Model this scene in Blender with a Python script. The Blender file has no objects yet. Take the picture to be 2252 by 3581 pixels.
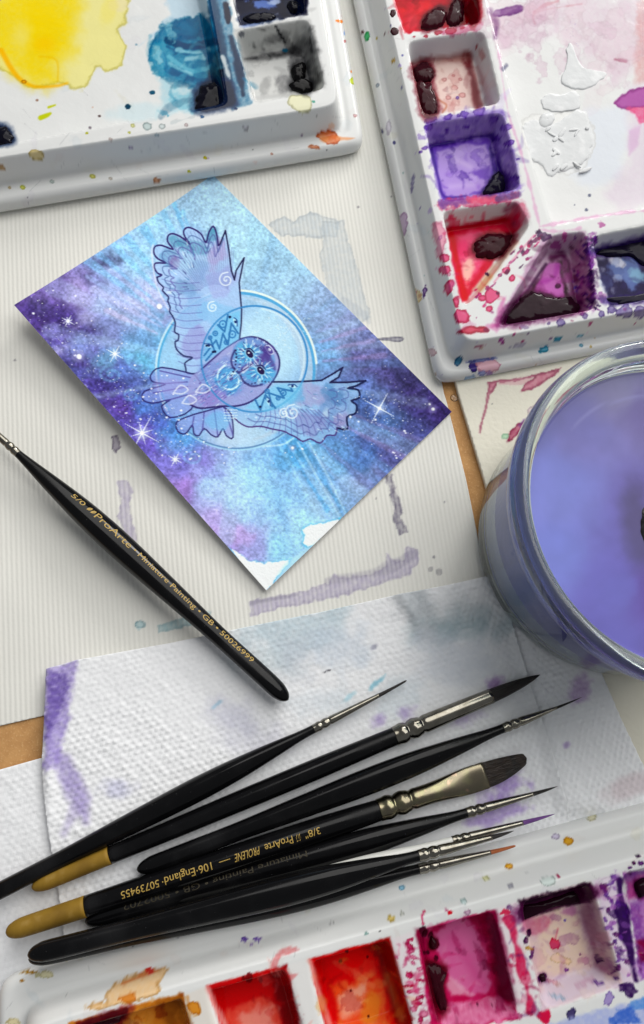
import bpy, math, random
import numpy as np
from mathutils import Vector, Matrix
random.seed(4)
RS = np.random.RandomState(11)
scene = bpy.context.scene
COL = scene.collection

# ------------------------------------------------------------------ camera
# pixel units below are those of a 1514 x 2407 view of the photograph; lengths are millimetres
S, FW, FH, FPX, CAMH = 2252 / 1514, 2252, 3581, 2500.0, 271.0
_n = np.array([.09, .24, math.sqrt(1 - .09 ** 2 - .24 ** 2)])
_y = np.array([0, 1, 0]) - _n * _n[1]; _y /= np.linalg.norm(_y)
RM = np.stack([np.cross(_y, _n), _y, _n])
CC = np.array([0, 0, CAMH])
cam = bpy.data.cameras.new('camera'); camo = bpy.data.objects.new('camera', cam); COL.objects.link(camo)
cam.sensor_fit = 'HORIZONTAL'; cam.sensor_width = 36; cam.lens = 36 * FPX / FW
cam.dof.use_dof = True; cam.dof.focus_distance = .268; cam.dof.aperture_fstop = 48
cam.clip_start = .005; cam.clip_end = 50
m4 = Matrix([list(RM[i]) + [CC[i] * .001] for i in range(3)] + [[0, 0, 0, 1]])
camo.matrix_world = m4
scene.camera = camo
scene.view_settings.view_transform = 'Standard'; scene.view_settings.look = 'None'
scene.view_settings.exposure = .16; scene.view_settings.gamma = 1

# ------------------------------------------------------------------ light: one big window up and to the right, a small added glint lamp, dim room
world = bpy.data.worlds.new('World'); scene.world = world; world.use_nodes = True
bg = world.node_tree.nodes['Background']; bg.inputs[0].default_value = (.93, .96, 1, 1); bg.inputs[1].default_value = .20
def area_lamp(name, az, el, dist, sx, sy, power, col):
    L = bpy.data.lights.new(name, 'AREA'); L.shape = 'RECTANGLE'; L.size = sx; L.size_y = sy
    L.energy = power; L.color = col
    o = bpy.data.objects.new(name, L); COL.objects.link(o)
    a, e = math.radians(az), math.radians(el)
    d = Vector((math.cos(a) * math.cos(e), math.sin(a) * math.cos(e), math.sin(e)))
    o.location = Vector((.03, .08, 0)) + d * dist
    o.rotation_euler = (-d).to_track_quat('-Z', 'Y').to_euler()
    return o
area_lamp('window_light', 57, 46, 2.2, 2.7, 2.2, 54.0, (1, .985, .955))
area_lamp('glint_light', 63, 23, 2.2, .55, .4, 12.0, (1, .97, .93))  # low lamp added only for crisp glints on curved edges

# ------------------------------------------------------------------ geometry helpers
def U(x, y, z=0.0):
    "view pixel + height (mm) -> world mm"
    v = np.array([(x * S - FW / 2) / FPX, -(y * S - FH / 2) / FPX, -1.0]); r = RM @ v
    return CC + r * ((z - CC[2]) / r[2])
def proj(X, Y, Z):
    d = np.stack([X, Y, Z - CAMH], -1) @ RM
    k = -d[..., 2]
    return (d[..., 0] / k * FPX + FW / 2) / S, (-d[..., 1] / k * FPX + FH / 2) / S
def UP(pts, z): return np.array([U(p[0], p[1], z)[:2] for p in pts])
def zm(r, w):
    k = (r[2] - r[0]) / w
    return lambda x, y: ((r[0] + x * k) / S, (r[1] + y * k) / S)
Q1 = zm((0, 0, 1300, 760), 1514); Q2 = zm((1200, 0, 2252, 1400), 1514); Q4 = zm((500, 750, 1400, 1650), 1514)
QT = zm((1150, 0, 1550, 700), 1376)
QJ = zm((1500, 1150, 2252, 2500), 1341); Q5 = zm((0, 2900, 1200, 3581), 1514); Q6 = zm((1000, 2900, 2252, 3581), 1514)
QB = zm((0, 1480, 1100, 2500), 1514); QD = zm((1000, 2280, 2252, 3200), 1514); QC = zm((0, 2280, 1200, 3400), 1514)
def TQ(q, pts): return [q(*p) for p in pts]

_tab = RS.rand(256, 256)
def vnoise(x, y, seed=0):
    x = x + seed * 17.31; y = y + seed * 9.77
    xi = np.floor(x).astype(int); yi = np.floor(y).astype(int); fx = x - xi; fy = y - yi
    fx = fx * fx * (3 - 2 * fx); fy = fy * fy * (3 - 2 * fy)
    a = _tab[xi & 255, yi & 255]; b = _tab[(xi + 1) & 255, yi & 255]; c = _tab[xi & 255, (yi + 1) & 255]; d = _tab[(xi + 1) & 255, (yi + 1) & 255]
    return (a * (1 - fx) + b * fx) * (1 - fy) + (c * (1 - fx) + d * fx) * fy
def fbm(x, y, s, seed=0, o=4):
    t = 0; a = .5; n = 0
    for i in range(o):
        t = t + a * vnoise(x / s, y / s, seed + i * 3); n += a; a *= .5; s = s / 2.03
    return t / n
def sstep(a, b, x):
    t = np.clip((x - a) / (b - a), 0, 1); return t * t * (3 - 2 * t)
def sd_poly(x, y, P):
    P = np.asarray(P, float); d = np.full(x.shape, 1e18); ins = np.zeros(x.shape, bool); n = len(P)
    for i in range(n):
        a = P[i]; b = P[(i + 1) % n]; e = b - a
        wx = x - a[0]; wy = y - a[1]; t = np.clip((wx * e[0] + wy * e[1]) / max(e @ e, 1e-9), 0, 1)
        d = np.minimum(d, (wx - e[0] * t) ** 2 + (wy - e[1] * t) ** 2)
        c = (a[1] > y) != (b[1] > y)
        with np.errstate(all='ignore'):
            ins ^= c & (x < e[0] * (y - a[1]) / (e[1] if e[1] else 1e-9) + a[0])
    d = np.sqrt(d); return np.where(ins, -d, d)
def sd_convex(x, y, P, k):
    P = np.asarray(P, float); c = P.mean(0); n = len(P); ds = []
    for i in range(n):
        a = P[i]; b = P[(i + 1) % n]; e = b - a; nr = np.array([e[1], -e[0]]); nr /= np.linalg.norm(nr)
        if (c - a) @ nr > 0: nr = -nr
        ds.append((x - a[0]) * nr[0] + (y - a[1]) * nr[1])
    ds = np.stack(ds); m = ds.max(0)
    return m + k * np.log(np.exp((ds - m) / k).sum(0))
def smooth_path(P, n=6, closed=False):
    P = [np.array(p, float) for p in P]; out = []; N = len(P)
    rng = range(N if closed else N - 1)
    for i in rng:
        g = (lambda j: P[j % N]) if closed else (lambda j: P[min(max(j, 0), N - 1)])
        a, b, c, d = g(i - 1), g(i), g(i + 1), g(i + 2)
        for k in range(n):
            t = k / n
            out.append(.5 * (2 * b + (c - a) * t + (2 * a - 5 * b + 4 * c - d) * t * t + (3 * b - a - 3 * c + d) * t ** 3))
    if not closed: out.append(P[-1])
    return out
def lin(c):
    c = np.clip(np.asarray(c, float), 0, 1); return np.where(c <= .04045, c / 12.92, ((c + .055) / 1.055) ** 2.4)
def hx(*c): return np.array(c, float) / 255

class Canvas:
    "colours of the vertices of one surface; strokes are given in view pixels of the points they land on"
    def __init__(s, px, py, base):
        s.x = px.ravel(); s.y = py.ravel(); s.c = np.tile(np.asarray(base, float), (s.x.size, 1)); s.q = None; s.k = 1
    def use(s, q):
        s.q = q; s.k = (q(1, 0)[0] - q(0, 0)[0]) if q else 1; return s
    def pt(s, p): return s.q(*p) if s.q else p
    def put(s, i, col, a, mode):
        col = np.asarray(col, float); a = a[:, None]
        if mode == 'm': col = s.c[i] * col
        s.c[i] = s.c[i] * (1 - a) + col * a
    def sel(s, x0, y0, x1, y1):
        return np.nonzero((s.x > x0) & (s.x < x1) & (s.y > y0) & (s.y < y1))[0]
    def cover(s, d, i, col, a, soft, edge, mode, tex, ew=5, seed=1):
        al = a * (1 - sstep(-soft, soft, d))
        if tex: al = al * np.clip(1 - tex + 2 * tex * fbm(s.x[i], s.y[i], 7, seed + 5, 3), 0, 1.2)
        if edge:
            e = np.exp(-((d + ew * .5) / ew) ** 2) * edge; al2 = np.clip(al * (1 + e), 0, 1)
            col2 = np.asarray(col, float)[None] * (1 - .35 * e[:, None])
            al3 = al2[:, None]; cc = s.c[i] * col2 if mode == 'm' else col2
            s.c[i] = s.c[i] * (1 - al3) + cc * al3
        else: s.put(i, col, np.clip(al, 0, 1), mode)
    def blob(s, x, y, rx, ry, col, a=.8, rot=0, soft=1.5, warp=.2, edge=0, mode='n', tex=0, seed=None):
        x, y = s.pt((x, y)); rx *= s.k; ry *= s.k
        R = max(rx, ry) * (1.3 + warp) + 8; i = s.sel(x - R, y - R, x + R, y + R)
        if not len(i): return
        if seed is None: seed = (int(x * 7 + y * 13) % 50)
        c, sn = math.cos(math.radians(rot)), math.sin(math.radians(rot))
        u = (s.x[i] - x) * c + (s.y[i] - y) * sn; v = -(s.x[i] - x) * sn + (s.y[i] - y) * c
        m = min(rx, ry); q = np.sqrt((u / rx) ** 2 + (v / ry) ** 2)
        w = (fbm(s.x[i], s.y[i], m * .9 + 3, seed, 4) - .5) * 2
        s.cover((q - 1 + warp * w * 1.6) * m, i, col, a, soft * s.k if s.q else soft, edge, mode, tex, max(2.0, m * .12), seed)
    def poly(s, P, col, a=.8, soft=1.5, warp=0, ws=16, edge=0, mode='n', tex=0, seed=2, smooth=0):
        P = [s.pt(p) for p in P]
        if smooth: P = smooth_path(P, smooth, True)
        A = np.array(P); M = warp * 2 + soft * 2 + 6
        i = s.sel(A[:, 0].min() - M, A[:, 1].min() - M, A[:, 0].max() + M, A[:, 1].max() + M)
        if not len(i): return
        d = sd_poly(s.x[i], s.y[i], A)
        if warp: d = d + (fbm(s.x[i], s.y[i], ws, seed, 4) - .5) * 2 * warp
        s.cover(d, i, col, a, soft, edge, mode, tex, 3.5, seed)
    def line(s, P, w, col, a=1, soft=.9, smooth=5, warp=0, mode='n', tex=0, edge=0, seed=3):
        P = [s.pt(p) for p in P]
        W = list(w) if hasattr(w, '__len__') else [w] * len(P)
        W = [k * s.k * getattr(s, 'lw', 1) for k in W]
        if smooth and len(P) > 2:
            Q = smooth_path([(p[0], p[1], k) for p, k in zip(P, W)], smooth); P = [q[:2] for q in Q]; W = [q[2] for q in Q]
        A = np.array(P); M = max(W) + soft * 2 + warp * 2 + 4
        i = s.sel(A[:, 0].min() - M, A[:, 1].min() - M, A[:, 0].max() + M, A[:, 1].max() + M)
        if not len(i): return
        x, y = s.x[i], s.y[i]; d = np.full(x.shape, 1e9)
        for k in range(len(A) - 1):
            e = A[k + 1] - A[k]; t = np.clip(((x - A[k][0]) * e[0] + (y - A[k][1]) * e[1]) / max(e @ e, 1e-9), 0, 1)
            d = np.minimum(d, np.hypot(x - A[k][0] - e[0] * t, y - A[k][1] - e[1] * t) - (W[k] * (1 - t) + W[k + 1] * t))
        if warp: d = d + (fbm(x, y, max(8, warp * 4), seed, 4) - .5) * 2 * warp
        s.cover(d, i, col, a, soft, edge, mode, tex, 3, seed)
    def field(s, pts, r, warp=0, ws=60, power=2.2, seed=5):
        x = s.x + (fbm(s.x, s.y, ws, seed) - .5) * warp * 2; y = s.y + (fbm(s.x, s.y, ws, seed + 8) - .5) * warp * 2
        num = np.zeros_like(s.c); den = np.zeros(len(x))
        for p in pts:
            w = 1 / (((x - p[0]) ** 2 + (y - p[1]) ** 2) / r ** 2 + .06) ** power
            num += w[:, None] * (np.array(p[2], float) / 255); den += w
        s.c = num / den[:, None]
    def splat(s, n, box, cols, r0, r1, a=.6, ring=.5, seed=0, poly=None):
        R = random.Random(seed)
        for _ in range(n):
            x = R.uniform(box[0], box[2]); y = R.uniform(box[1], box[3])
            if poly is not None and sd_poly(np.array([x]), np.array([y]), poly)[0] > 0: continue
            r = r0 + (r1 - r0) * R.random() ** 2.5; k = R.uniform(.7, 1.5)
            s.blob(x, y, r * k, r / k, hx(*R.choice(cols)), a * R.uniform(.4, 1), rot=R.uniform(0, 180), soft=1.0, warp=.25, edge=ring * (R.random() > .4), seed=R.randrange(40))

def _messy(s, P, cols, n, r0, r1, a=.5, seed=0, streak=.5):
    "irregular washes, back-runs and brush streaks scattered through a region"
    R = random.Random(seed); A = np.array([s.pt(p) for p in P]); q = s.q; s.use(None); lo, hi = A.min(0), A.max(0)
    for _ in range(n):
        x, y = R.uniform(lo[0], hi[0]), R.uniform(lo[1], hi[1])
        if sd_poly(np.array([x]), np.array([y]), A)[0] > 0: continue
        k = hx(*R.choice(cols)); r = r0 + (r1 - r0) * R.random() ** 2
        if R.random() < streak:
            t = R.uniform(0, 6.28); l = r * R.uniform(1, 2.6); b = R.uniform(-.6, .6)
            s.line([(x, y), (x + l * math.cos(t), y + l * math.sin(t)), (x + l * 1.8 * math.cos(t + b), y + l * 1.8 * math.sin(t + b))], [r * .15, r * .4, r * .12], k, a * R.uniform(.3, .8), 3.2, 4, warp=r * .3, edge=0, tex=.35, seed=R.randrange(40))
        else: s.blob(x, y, r, r * R.uniform(.4, .9), k, a * R.uniform(.4, 1), R.uniform(0, 180), 4, .7, .35, tex=.35, seed=R.randrange(40))
    s.use(q)
def _scratches(s, P, n, seed=0):
    R = random.Random(seed); A = np.array([s.pt(p) for p in P]); q = s.q; s.use(None); lo, hi = A.min(0), A.max(0)
    for _ in range(n):
        x, y = R.uniform(lo[0], hi[0]), R.uniform(lo[1], hi[1])
        if sd_poly(np.array([x]), np.array([y]), A)[0] > 0: continue
        t = R.uniform(0, 6.28); l = R.uniform(6, 40)
        if R.random() < .5: s.line([(x, y), (x + l * math.cos(t), y + l * math.sin(t))], R.uniform(.5, 1.1), hx(168, 170, 172), R.uniform(.15, .4), .8, 0, warp=1)
        else: s.blob(x, y, R.uniform(6, 26), R.uniform(4, 12), hx(*R.choice([(222, 220, 226), (226, 218, 214), (214, 222, 226), (226, 224, 208)])), R.uniform(.15, .4), R.uniform(0, 180), 5, .6, .15, seed=R.randrange(40))
    s.use(q)
Canvas.messy = _messy; Canvas.scratches = _scratches

# ------------------------------------------------------------------ object helpers
def new_obj(name, me, parent=None, mat=None):
    o = bpy.data.objects.new(name, me); COL.objects.link(o)
    if parent is not None: o.parent = parent
    if mat is not None and me is not None: me.materials.append(mat)
    return o
def thing(name, label, cat, base, group=None):
    o = bpy.data.objects.new(name, None); COL.objects.link(o); o.empty_display_size = .01
    o.location = Vector(base) * .001; o['label'] = label; o['category'] = cat
    if group: o['group'] = group
    return o
def tag(o, label, cat, group=None):
    o['label'] = label; o['category'] = cat
    if group: o['group'] = group
    return o
def mesh_np(name, V, F, cols=None, smooth=True):
    "V (n,3) mm, F list of int arrays of quads (k,4) and/or triangles (k,3)"
    me = bpy.data.meshes.new(name); V = np.asarray(V, np.float32) * .001
    Fs = [np.asarray(f, np.int32) for f in (F if isinstance(F, (list, tuple)) else [F]) if len(f)]
    loops = np.concatenate([f.ravel() for f in Fs]); sizes = np.concatenate([np.full(len(f), f.shape[1], np.int32) for f in Fs])
    me.vertices.add(len(V)); me.vertices.foreach_set('co', V.ravel())
    me.loops.add(len(loops)); me.loops.foreach_set('vertex_index', loops)
    me.polygons.add(len(sizes)); st = np.zeros(len(sizes), np.int32); st[1:] = np.cumsum(sizes)[:-1]
    me.polygons.foreach_set('loop_start', st)
    me.polygons.foreach_set('use_smooth', np.full(len(sizes), smooth))
    me.update(calc_edges=True); me.validate()
    if cols is not None:
        at = me.color_attributes.new('paint', 'FLOAT_COLOR', 'POINT')
        c = np.ones((len(V), 4), np.float32); c[:, :3] = lin(cols); at.data.foreach_set('color', c.ravel())
    return me
def compact(V, F, cols=None):
    u, inv = np.unique(F.ravel(), return_inverse=True)
    return V[u], inv.reshape(F.shape), (cols[u] if cols is not None else None)
def grid_faces(nu, nv):
    i = np.arange(nu * nv).reshape(nu, nv)
    return np.stack([i[:-1, :-1], i[1:, :-1], i[1:, 1:], i[:-1, 1:]], -1).reshape(-1, 4)

# ------------------------------------------------------------------ materials
def mat(name, col=(.8, .8, .8), rough=.5, metal=0, spec=.5, coat=0, paint=False, bump=(), trans=0, ior=1.45, sheen=0, tint=None, rvar=None, sub=0):
    m = bpy.data.materials.new(name); m.use_nodes = True; nt = m.node_tree; b = nt.nodes['Principled BSDF']
    I = b.inputs; I['Base Color'].default_value = (*col, 1); I['Roughness'].default_value = rough; I['Metallic'].default_value = metal
    I['Specular IOR Level'].default_value = spec; I['Coat Weight'].default_value = coat; I['Coat Roughness'].default_value = .06
    I['Transmission Weight'].default_value = trans; I['IOR'].default_value = ior; I['Sheen Weight'].default_value = sheen
    tc = nt.nodes.new('ShaderNodeTexCoord'); src = None
    if paint:
        a = nt.nodes.new('ShaderNodeVertexColor'); a.layer_name = 'paint'; src = a.outputs['Color']; nt.links.new(src, I['Base Color'])
    if tint:                                   # (scale, colour, amount, lo, hi): procedural mottling over the base
        for sc, tc_col, amt, lo, hi in tint:
            n = nt.nodes.new('ShaderNodeTexNoise'); n.inputs['Scale'].default_value = sc; n.inputs['Detail'].default_value = 6
            nt.links.new(tc.outputs['Object'], n.inputs['Vector'])
            r = nt.nodes.new('ShaderNodeMapRange'); r.inputs[1].default_value = lo; r.inputs[2].default_value = hi; r.inputs[4].default_value = amt
            nt.links.new(n.outputs['Fac'], r.inputs[0])
            mx = nt.nodes.new('ShaderNodeMix'); mx.data_type = 'RGBA'; mx.inputs[7].default_value = (*tc_col, 1)
            nt.links.new(r.outputs[0], mx.inputs[0])
            if src is not None: nt.links.new(src, mx.inputs[6])
            else: mx.inputs[6].default_value = (*col, 1)
            src = mx.outputs[2]
        nt.links.new(src, I['Base Color'])
    if rvar:
        n = nt.nodes.new('ShaderNodeTexNoise'); n.inputs['Scale'].default_value = rvar[0]; nt.links.new(tc.outputs['Object'], n.inputs['Vector'])
        r = nt.nodes.new('ShaderNodeMapRange'); r.inputs[1].default_value = .35; r.inputs[2].default_value = .65; r.inputs[3].default_value = rvar[1]; r.inputs[4].default_value = rvar[2]
        nt.links.new(n.outputs['Fac'], r.inputs[0]); nt.links.new(r.outputs[0], I['Roughness'])
    prev = None
    for kind, sc, dist, st, extra in bump:
        if kind in ('noise', 'fibre'):
            n = nt.nodes.new('ShaderNodeTexNoise'); n.inputs['Scale'].default_value = sc; n.inputs['Detail'].default_value = extra; out = n.outputs['Fac']; vec = n.inputs['Vector']
        else:
            n = nt.nodes.new('ShaderNodeTexWave'); n.inputs['Scale'].default_value = sc; n.inputs['Distortion'].default_value = .6; n.inputs['Detail'].default_value = 3
            n.inputs['Detail Scale'].default_value = 2.0; out = n.outputs['Fac']; vec = n.inputs['Vector']
        if kind == 'fibre':
            mp = nt.nodes.new('ShaderNodeMapping'); mp.inputs['Scale'].default_value = (.06, 1, 1); nt.links.new(tc.outputs['Object'], mp.inputs[0]); nt.links.new(mp.outputs[0], vec)
        elif kind == 'wave':
            mp = nt.nodes.new('ShaderNodeMapping'); mp.inputs['Rotation'].default_value = (0, 0, extra); nt.links.new(tc.outputs['Object'], mp.inputs[0]); nt.links.new(mp.outputs[0], vec)
        else: nt.links.new(tc.outputs['Object'], vec)
        bp = nt.nodes.new('ShaderNodeBump'); bp.inputs['Distance'].default_value = dist; bp.inputs['Strength'].default_value = st
        nt.links.new(out, bp.inputs['Height'])
        if prev is not None: nt.links.new(prev, bp.inputs['Normal'])
        prev = bp.outputs['Normal']
    if prev is not None: nt.links.new(prev, I['Normal'])
    return m
L3 = lambda *c: tuple(lin(np.array(c) / 255.0))
M_ceramic = mat('glazed_ceramic', rough=.1, spec=.2, paint=True, bump=[('noise', 260, .0002, .25, 2)])
M_well = mat('glazed_ceramic_with_paint', rough=.1, spec=.09, paint=True, bump=[('noise', 300, .0004, .25, 3)], rvar=(160, .04, .16))
M_paper = mat('ribbed_paper', rough=.92, spec=.15, paint=True, bump=[('wave', 178, .0003, .3, math.radians(-6)), ('noise', 900, .0002, .35, 4)])
M_rough = mat('watercolour_paper', rough=.93, spec=.12, paint=True, bump=[('noise', 520, .0005, .4, 5)])
M_card = mat('painted_card', rough=.85, spec=.2, paint=True, bump=[('noise', 1100, .0003, .55, 4)])
M_towel = mat('paper_towel', rough=.97, spec=.05, paint=True, sheen=.1, bump=[('noise', 900, .0003, .4, 3)])
M_board = mat('hardboard', L3(200, 152, 98), rough=.75, spec=.25, tint=[(170, L3(170, 122, 74), .5, .4, .62), (1200, L3(228, 188, 136), .6, .55, .75)], bump=[('noise', 1200, .0002, .4, 4)])
M_black = mat('black_lacquer', (.003, .003, .0035), rough=.12, spec=.24, tint=[(1500, (.16, .16, .17), .5, .70, .78), (60, (.012, .012, .013), .8, .5, .7)], bump=[('noise', 90, .0002, .2, 2)], rvar=(70, .06, .3))
M_gold = mat('olive_gold_paint', L3(142, 110, 36), rough=.6, metal=.1, spec=.3, tint=[(300, L3(170, 140, 80), .5, .55, .75), (90, L3(110, 82, 26), .6, .5, .7)])
M_metal = mat('nickel_ferrule', L3(140, 136, 126), rough=.17, metal=1, tint=[(250, L3(92, 86, 72), .6, .45, .7)])
M_metal_w = mat('worn_flat_ferrule', L3(126, 118, 100), rough=.24, metal=1, tint=[(180, L3(150, 150, 110), .6, .45, .7), (260, L3(215, 170, 150), .6, .6, .75)])
M_letter = mat('gold_lettering', L3(178, 148, 72), rough=.55, metal=.0)
M_letter_dim = mat('worn_gold_lettering', L3(50, 44, 28), rough=.5, metal=.3)
M_hair = mat('dark_bristles', L3(28, 22, 20), rough=.5, bump=[('fibre', 2600, .0006, .9, 2)])
M_hair_o = mat('orange_bristles', L3(170, 88, 36), rough=.5, bump=[('fibre', 2600, .0006, .9, 2)])
M_hair_p = mat('purple_stained_bristles', L3(112, 66, 140), rough=.55, bump=[('fibre', 2600, .0006, .9, 2)])
M_hair_b = mat('brown_bristles', L3(40, 27, 18), rough=.45, tint=[(300, L3(18, 13, 11), .9, .4, .6)], bump=[('fibre', 2200, .0008, 1.0, 2)])
M_white_h = mat('white_handle_paint', L3(232, 232, 226), rough=.3, coat=.3)
M_glass = mat('jar_glass', (.80, .90, .86), rough=.02, trans=.94, ior=1.45)
M_water_drop = mat('clear_water', (1, 1, 1), rough=.0, trans=1, ior=1.33)
M_water = mat('murky_violet_water', L3(112, 110, 196), rough=.05, spec=.2, paint=True, bump=[('noise', 25, .0003, .1, 2)])
M_lump = mat('dark_sediment', L3(58, 54, 58), rough=.6, tint=[(400, L3(24, 22, 26), .9, .4, .6)], bump=[('noise', 700, .001, .6, 4)])
def lump_mat(name, c, rough=.11): return mat(name, L3(*c), rough=rough, spec=.11, tint=[(130, tuple(np.clip(np.array(L3(*c)) * 2.0 + .003, 0, 1)), .5, .55, .75)], bump=[('noise', 260, .0006, .3, 2)])
M_maroon = lump_mat('dried_maroon_paint', (52, 8, 20)); M_ink = lump_mat('dried_blue_black_paint', (12, 12, 24)); M_soot = lump_mat('dried_black_paint', (14, 13, 15))
M_violet = lump_mat('dried_violet_paint', (20, 14, 36)); M_crimson = lump_mat('wet_crimson_paint', (120, 6, 26)); M_white_p = lump_mat('white_paint', (214, 216, 217), .22)
M_plum = lump_mat('dried_plum_paint', (34, 7, 22))

# ------------------------------------------------------------------ table
def slab(name, poly_mm, z0, z1, m, step=None, paintfn=None, zfn=None):
    "a sheet with real thickness: gridded top clipped to the polygon, skirt and underside"
    P = np.array(poly_mm, float); step = step or 2.0
    lo = P.min(0) - step; hi = P.max(0) + step
    gx = np.arange(lo[0], hi[0] + step, step); gy = np.arange(lo[1], hi[1] + step, step)
    X, Y = np.meshgrid(gx, gy, indexing='ij'); d = sd_poly(X, Y, P)
    e = .01; GX = (sd_poly(X + e, Y, P) - d) / e; GY = (sd_poly(X, Y + e, P) - d) / e
    out = d > -.12 * step; core = d < -.12 * step
    # every outside corner of a cell that the outline crosses is pulled onto the outline; cells wholly outside go
    X = X + np.where(out, -d * GX, 0); Y = Y + np.where(out, -d * GY, 0)
    F = grid_faces(*X.shape); F = F[core.ravel()[F].any(1)]
    Z = (zfn(X, Y) if zfn else np.zeros_like(X)) + z1
    V = np.stack([X.ravel(), Y.ravel(), Z.ravel()], 1)
    V, F, _ = compact(V, F)
    px, py = proj(V[:, 0], V[:, 1], V[:, 2]); cols = paintfn(px, py, V) if paintfn else None
    # boundary edges
    E = np.concatenate([F[:, [0, 1]], F[:, [1, 2]], F[:, [2, 3]], F[:, [3, 0]]]); key = np.sort(E, 1)
    u, idx, cnt = np.unique(key, axis=0, return_index=True, return_counts=True); B = E[idx[cnt == 1]]
    n = len(V); V2 = V.copy(); V2[:, 2] -= (z1 - z0)
    Fs = np.concatenate([F, F[:, ::-1] + n, np.stack([B[:, 1], B[:, 0], B[:, 0] + n, B[:, 1] + n], 1)])
    return np.concatenate([V, V2]), Fs, (np.concatenate([cols, cols]) if cols is not None else None)

V = np.array([[-420, -420, 0], [480, -420, 0], [480, 560, 0], [-420, 560, 0], [-420, -420, -18], [480, -420, -18], [480, 560, -18], [-420, 560, -18]], float)
F = np.array([[0, 1, 2, 3], [7, 6, 5, 4], [0, 4, 5, 1], [1, 5, 6, 2], [2, 6, 7, 3], [3, 7, 4, 0]])
o = new_obj('table', mesh_np('table', V, F, smooth=False), mat=M_board); o['kind'] = 'structure'; o['label'] = 'brown hardboard work surface under the papers'

# ------------------------------------------------------------------ ribbed paper sheet
def paint_paper(px, py, V):
    c = Canvas(px, py, hx(230, 229, 222))
    v = fbm(px, py, 170, 3, 3) - .5; c.c *= 1 + .05 * v[:, None]
    pale = hx(186, 198, 206); pur = hx(166, 156, 190); grey = hx(128, 122, 146)
    c.poly([(628, 528), (668, 505), (690, 520), (730, 498), (800, 520), (795, 560), (660, 556)], pale, .5, 2, 6, 14, .3, tex=.55)
    c.poly([(758, 520), (808, 520), (872, 745), (850, 760), (770, 690), (750, 600), (760, 570)], pale, .42, 2, 7, 16, .3, tex=.55)
    c.poly([(800, 690), (870, 740), (868, 760), (800, 720)], hx(160, 172, 186), .3, 3, 6)
    c.poly([(586, 1412), (700, 1392), (770, 1372), (785, 1352), (815, 1356), (870, 1350), (905, 1330), (908, 1300), (925, 1318), (950, 1318), (956, 1288), (984, 1290), (984, 1320), (965, 1348), (900, 1372), (800, 1402), (690, 1424), (590, 1448)], pur, .55, 3, 7, 12, .22, tex=.5)
    c.line([(770, 1366), (860, 1350), (930, 1328), (978, 1300)], [6, 9, 12, 9], grey, .3, 5, warp=8)
    c.line([(590, 1418), (700, 1398)], 4, grey, .4, 3, warp=4)
    c.poly([(905, 1112), (922, 1118), (930, 1160), (944, 1185), (942, 1215), (958, 1250), (940, 1258), (926, 1225), (926, 1190), (914, 1150)], hx(112, 106, 128), .6, 3, 7, 10, .22, tex=.55)
    c.poly([(276, 1132), (306, 1128), (312, 1155), (304, 1200), (322, 1262), (312, 1300), (298, 1270), (276, 1215), (284, 1170)], pur, .5, 3, 7, 12, .2, tex=.5)
    c.poly([(262, 1026), (278, 1022), (284, 1050), (272, 1066), (264, 1056)], hx(140, 130, 152), .6, 1.5, 3, 6, .6)
    c.blob(330, 1468, 14, 9, hx(146, 190, 200), .55, edge=.7); c.blob(326, 1478, 5, 4, hx(146, 190, 200), .4)
    c.poly([(372, 1470), (420, 1456), (468, 1440), (496, 1438), (495, 1456), (430, 1476), (372, 1488)], hx(140, 186, 196), .5, 2, 5, 10, .3, tex=.5)
    c.line([(866, 800), (905, 797), (934, 798), (944, 797)], [2.5, 3.5, 6.5, 5], hx(150, 148, 166), .6, 1.2, edge=.7)
    for x, y, r in [(35, 847, 2.5), (842, 487, 2.5), (920, 462, 2), (884, 1172, 2), (1045, 1180, 2), (1020, 1310, 3), (1012, 1338, 6), (1032, 1345, 8), (716, 1470, 2), (160, 1190, 1.5)]:
        c.blob(x, y, r, r, hx(96, 92, 104), .35 if r > 5 else .7)
    ribs = .5 + .5 * np.sin((V[:, 0] + .1 * V[:, 1]) / 1.75 * 2 * math.pi + 3 * fbm(px, py, 30, 5, 2)); w0 = hx(230, 229, 222); df = (w0 - c.c).clip(0); c.c += df * (.35 * ribs * fbm(px, py, 9, 8, 2))[:, None]
    return c.c
pp = UP([(-150, 180), (760, -60), (862, 0), (930, 350), (986, 640), (1044, 927), (1050, 945), (1096, 1130), (1140, 1346), (1165, 1450), (1120, 1470), (800, 1520), (-170, 1746)], .5)
V, F, cl = slab('paper', pp, .05, .55, M_paper, .5, paint_paper, lambda X, Y: .25 * (fbm(X, Y, 70, 2, 2) - .3).clip(0))
o = new_obj('ribbed_paper_sheet', mesh_np('ribbed_paper_sheet', V, F, cl), mat=M_paper)
tag(o, 'large off-white ribbed paper sheet with faint violet and blue stains under the owl painting', 'paper')

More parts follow.
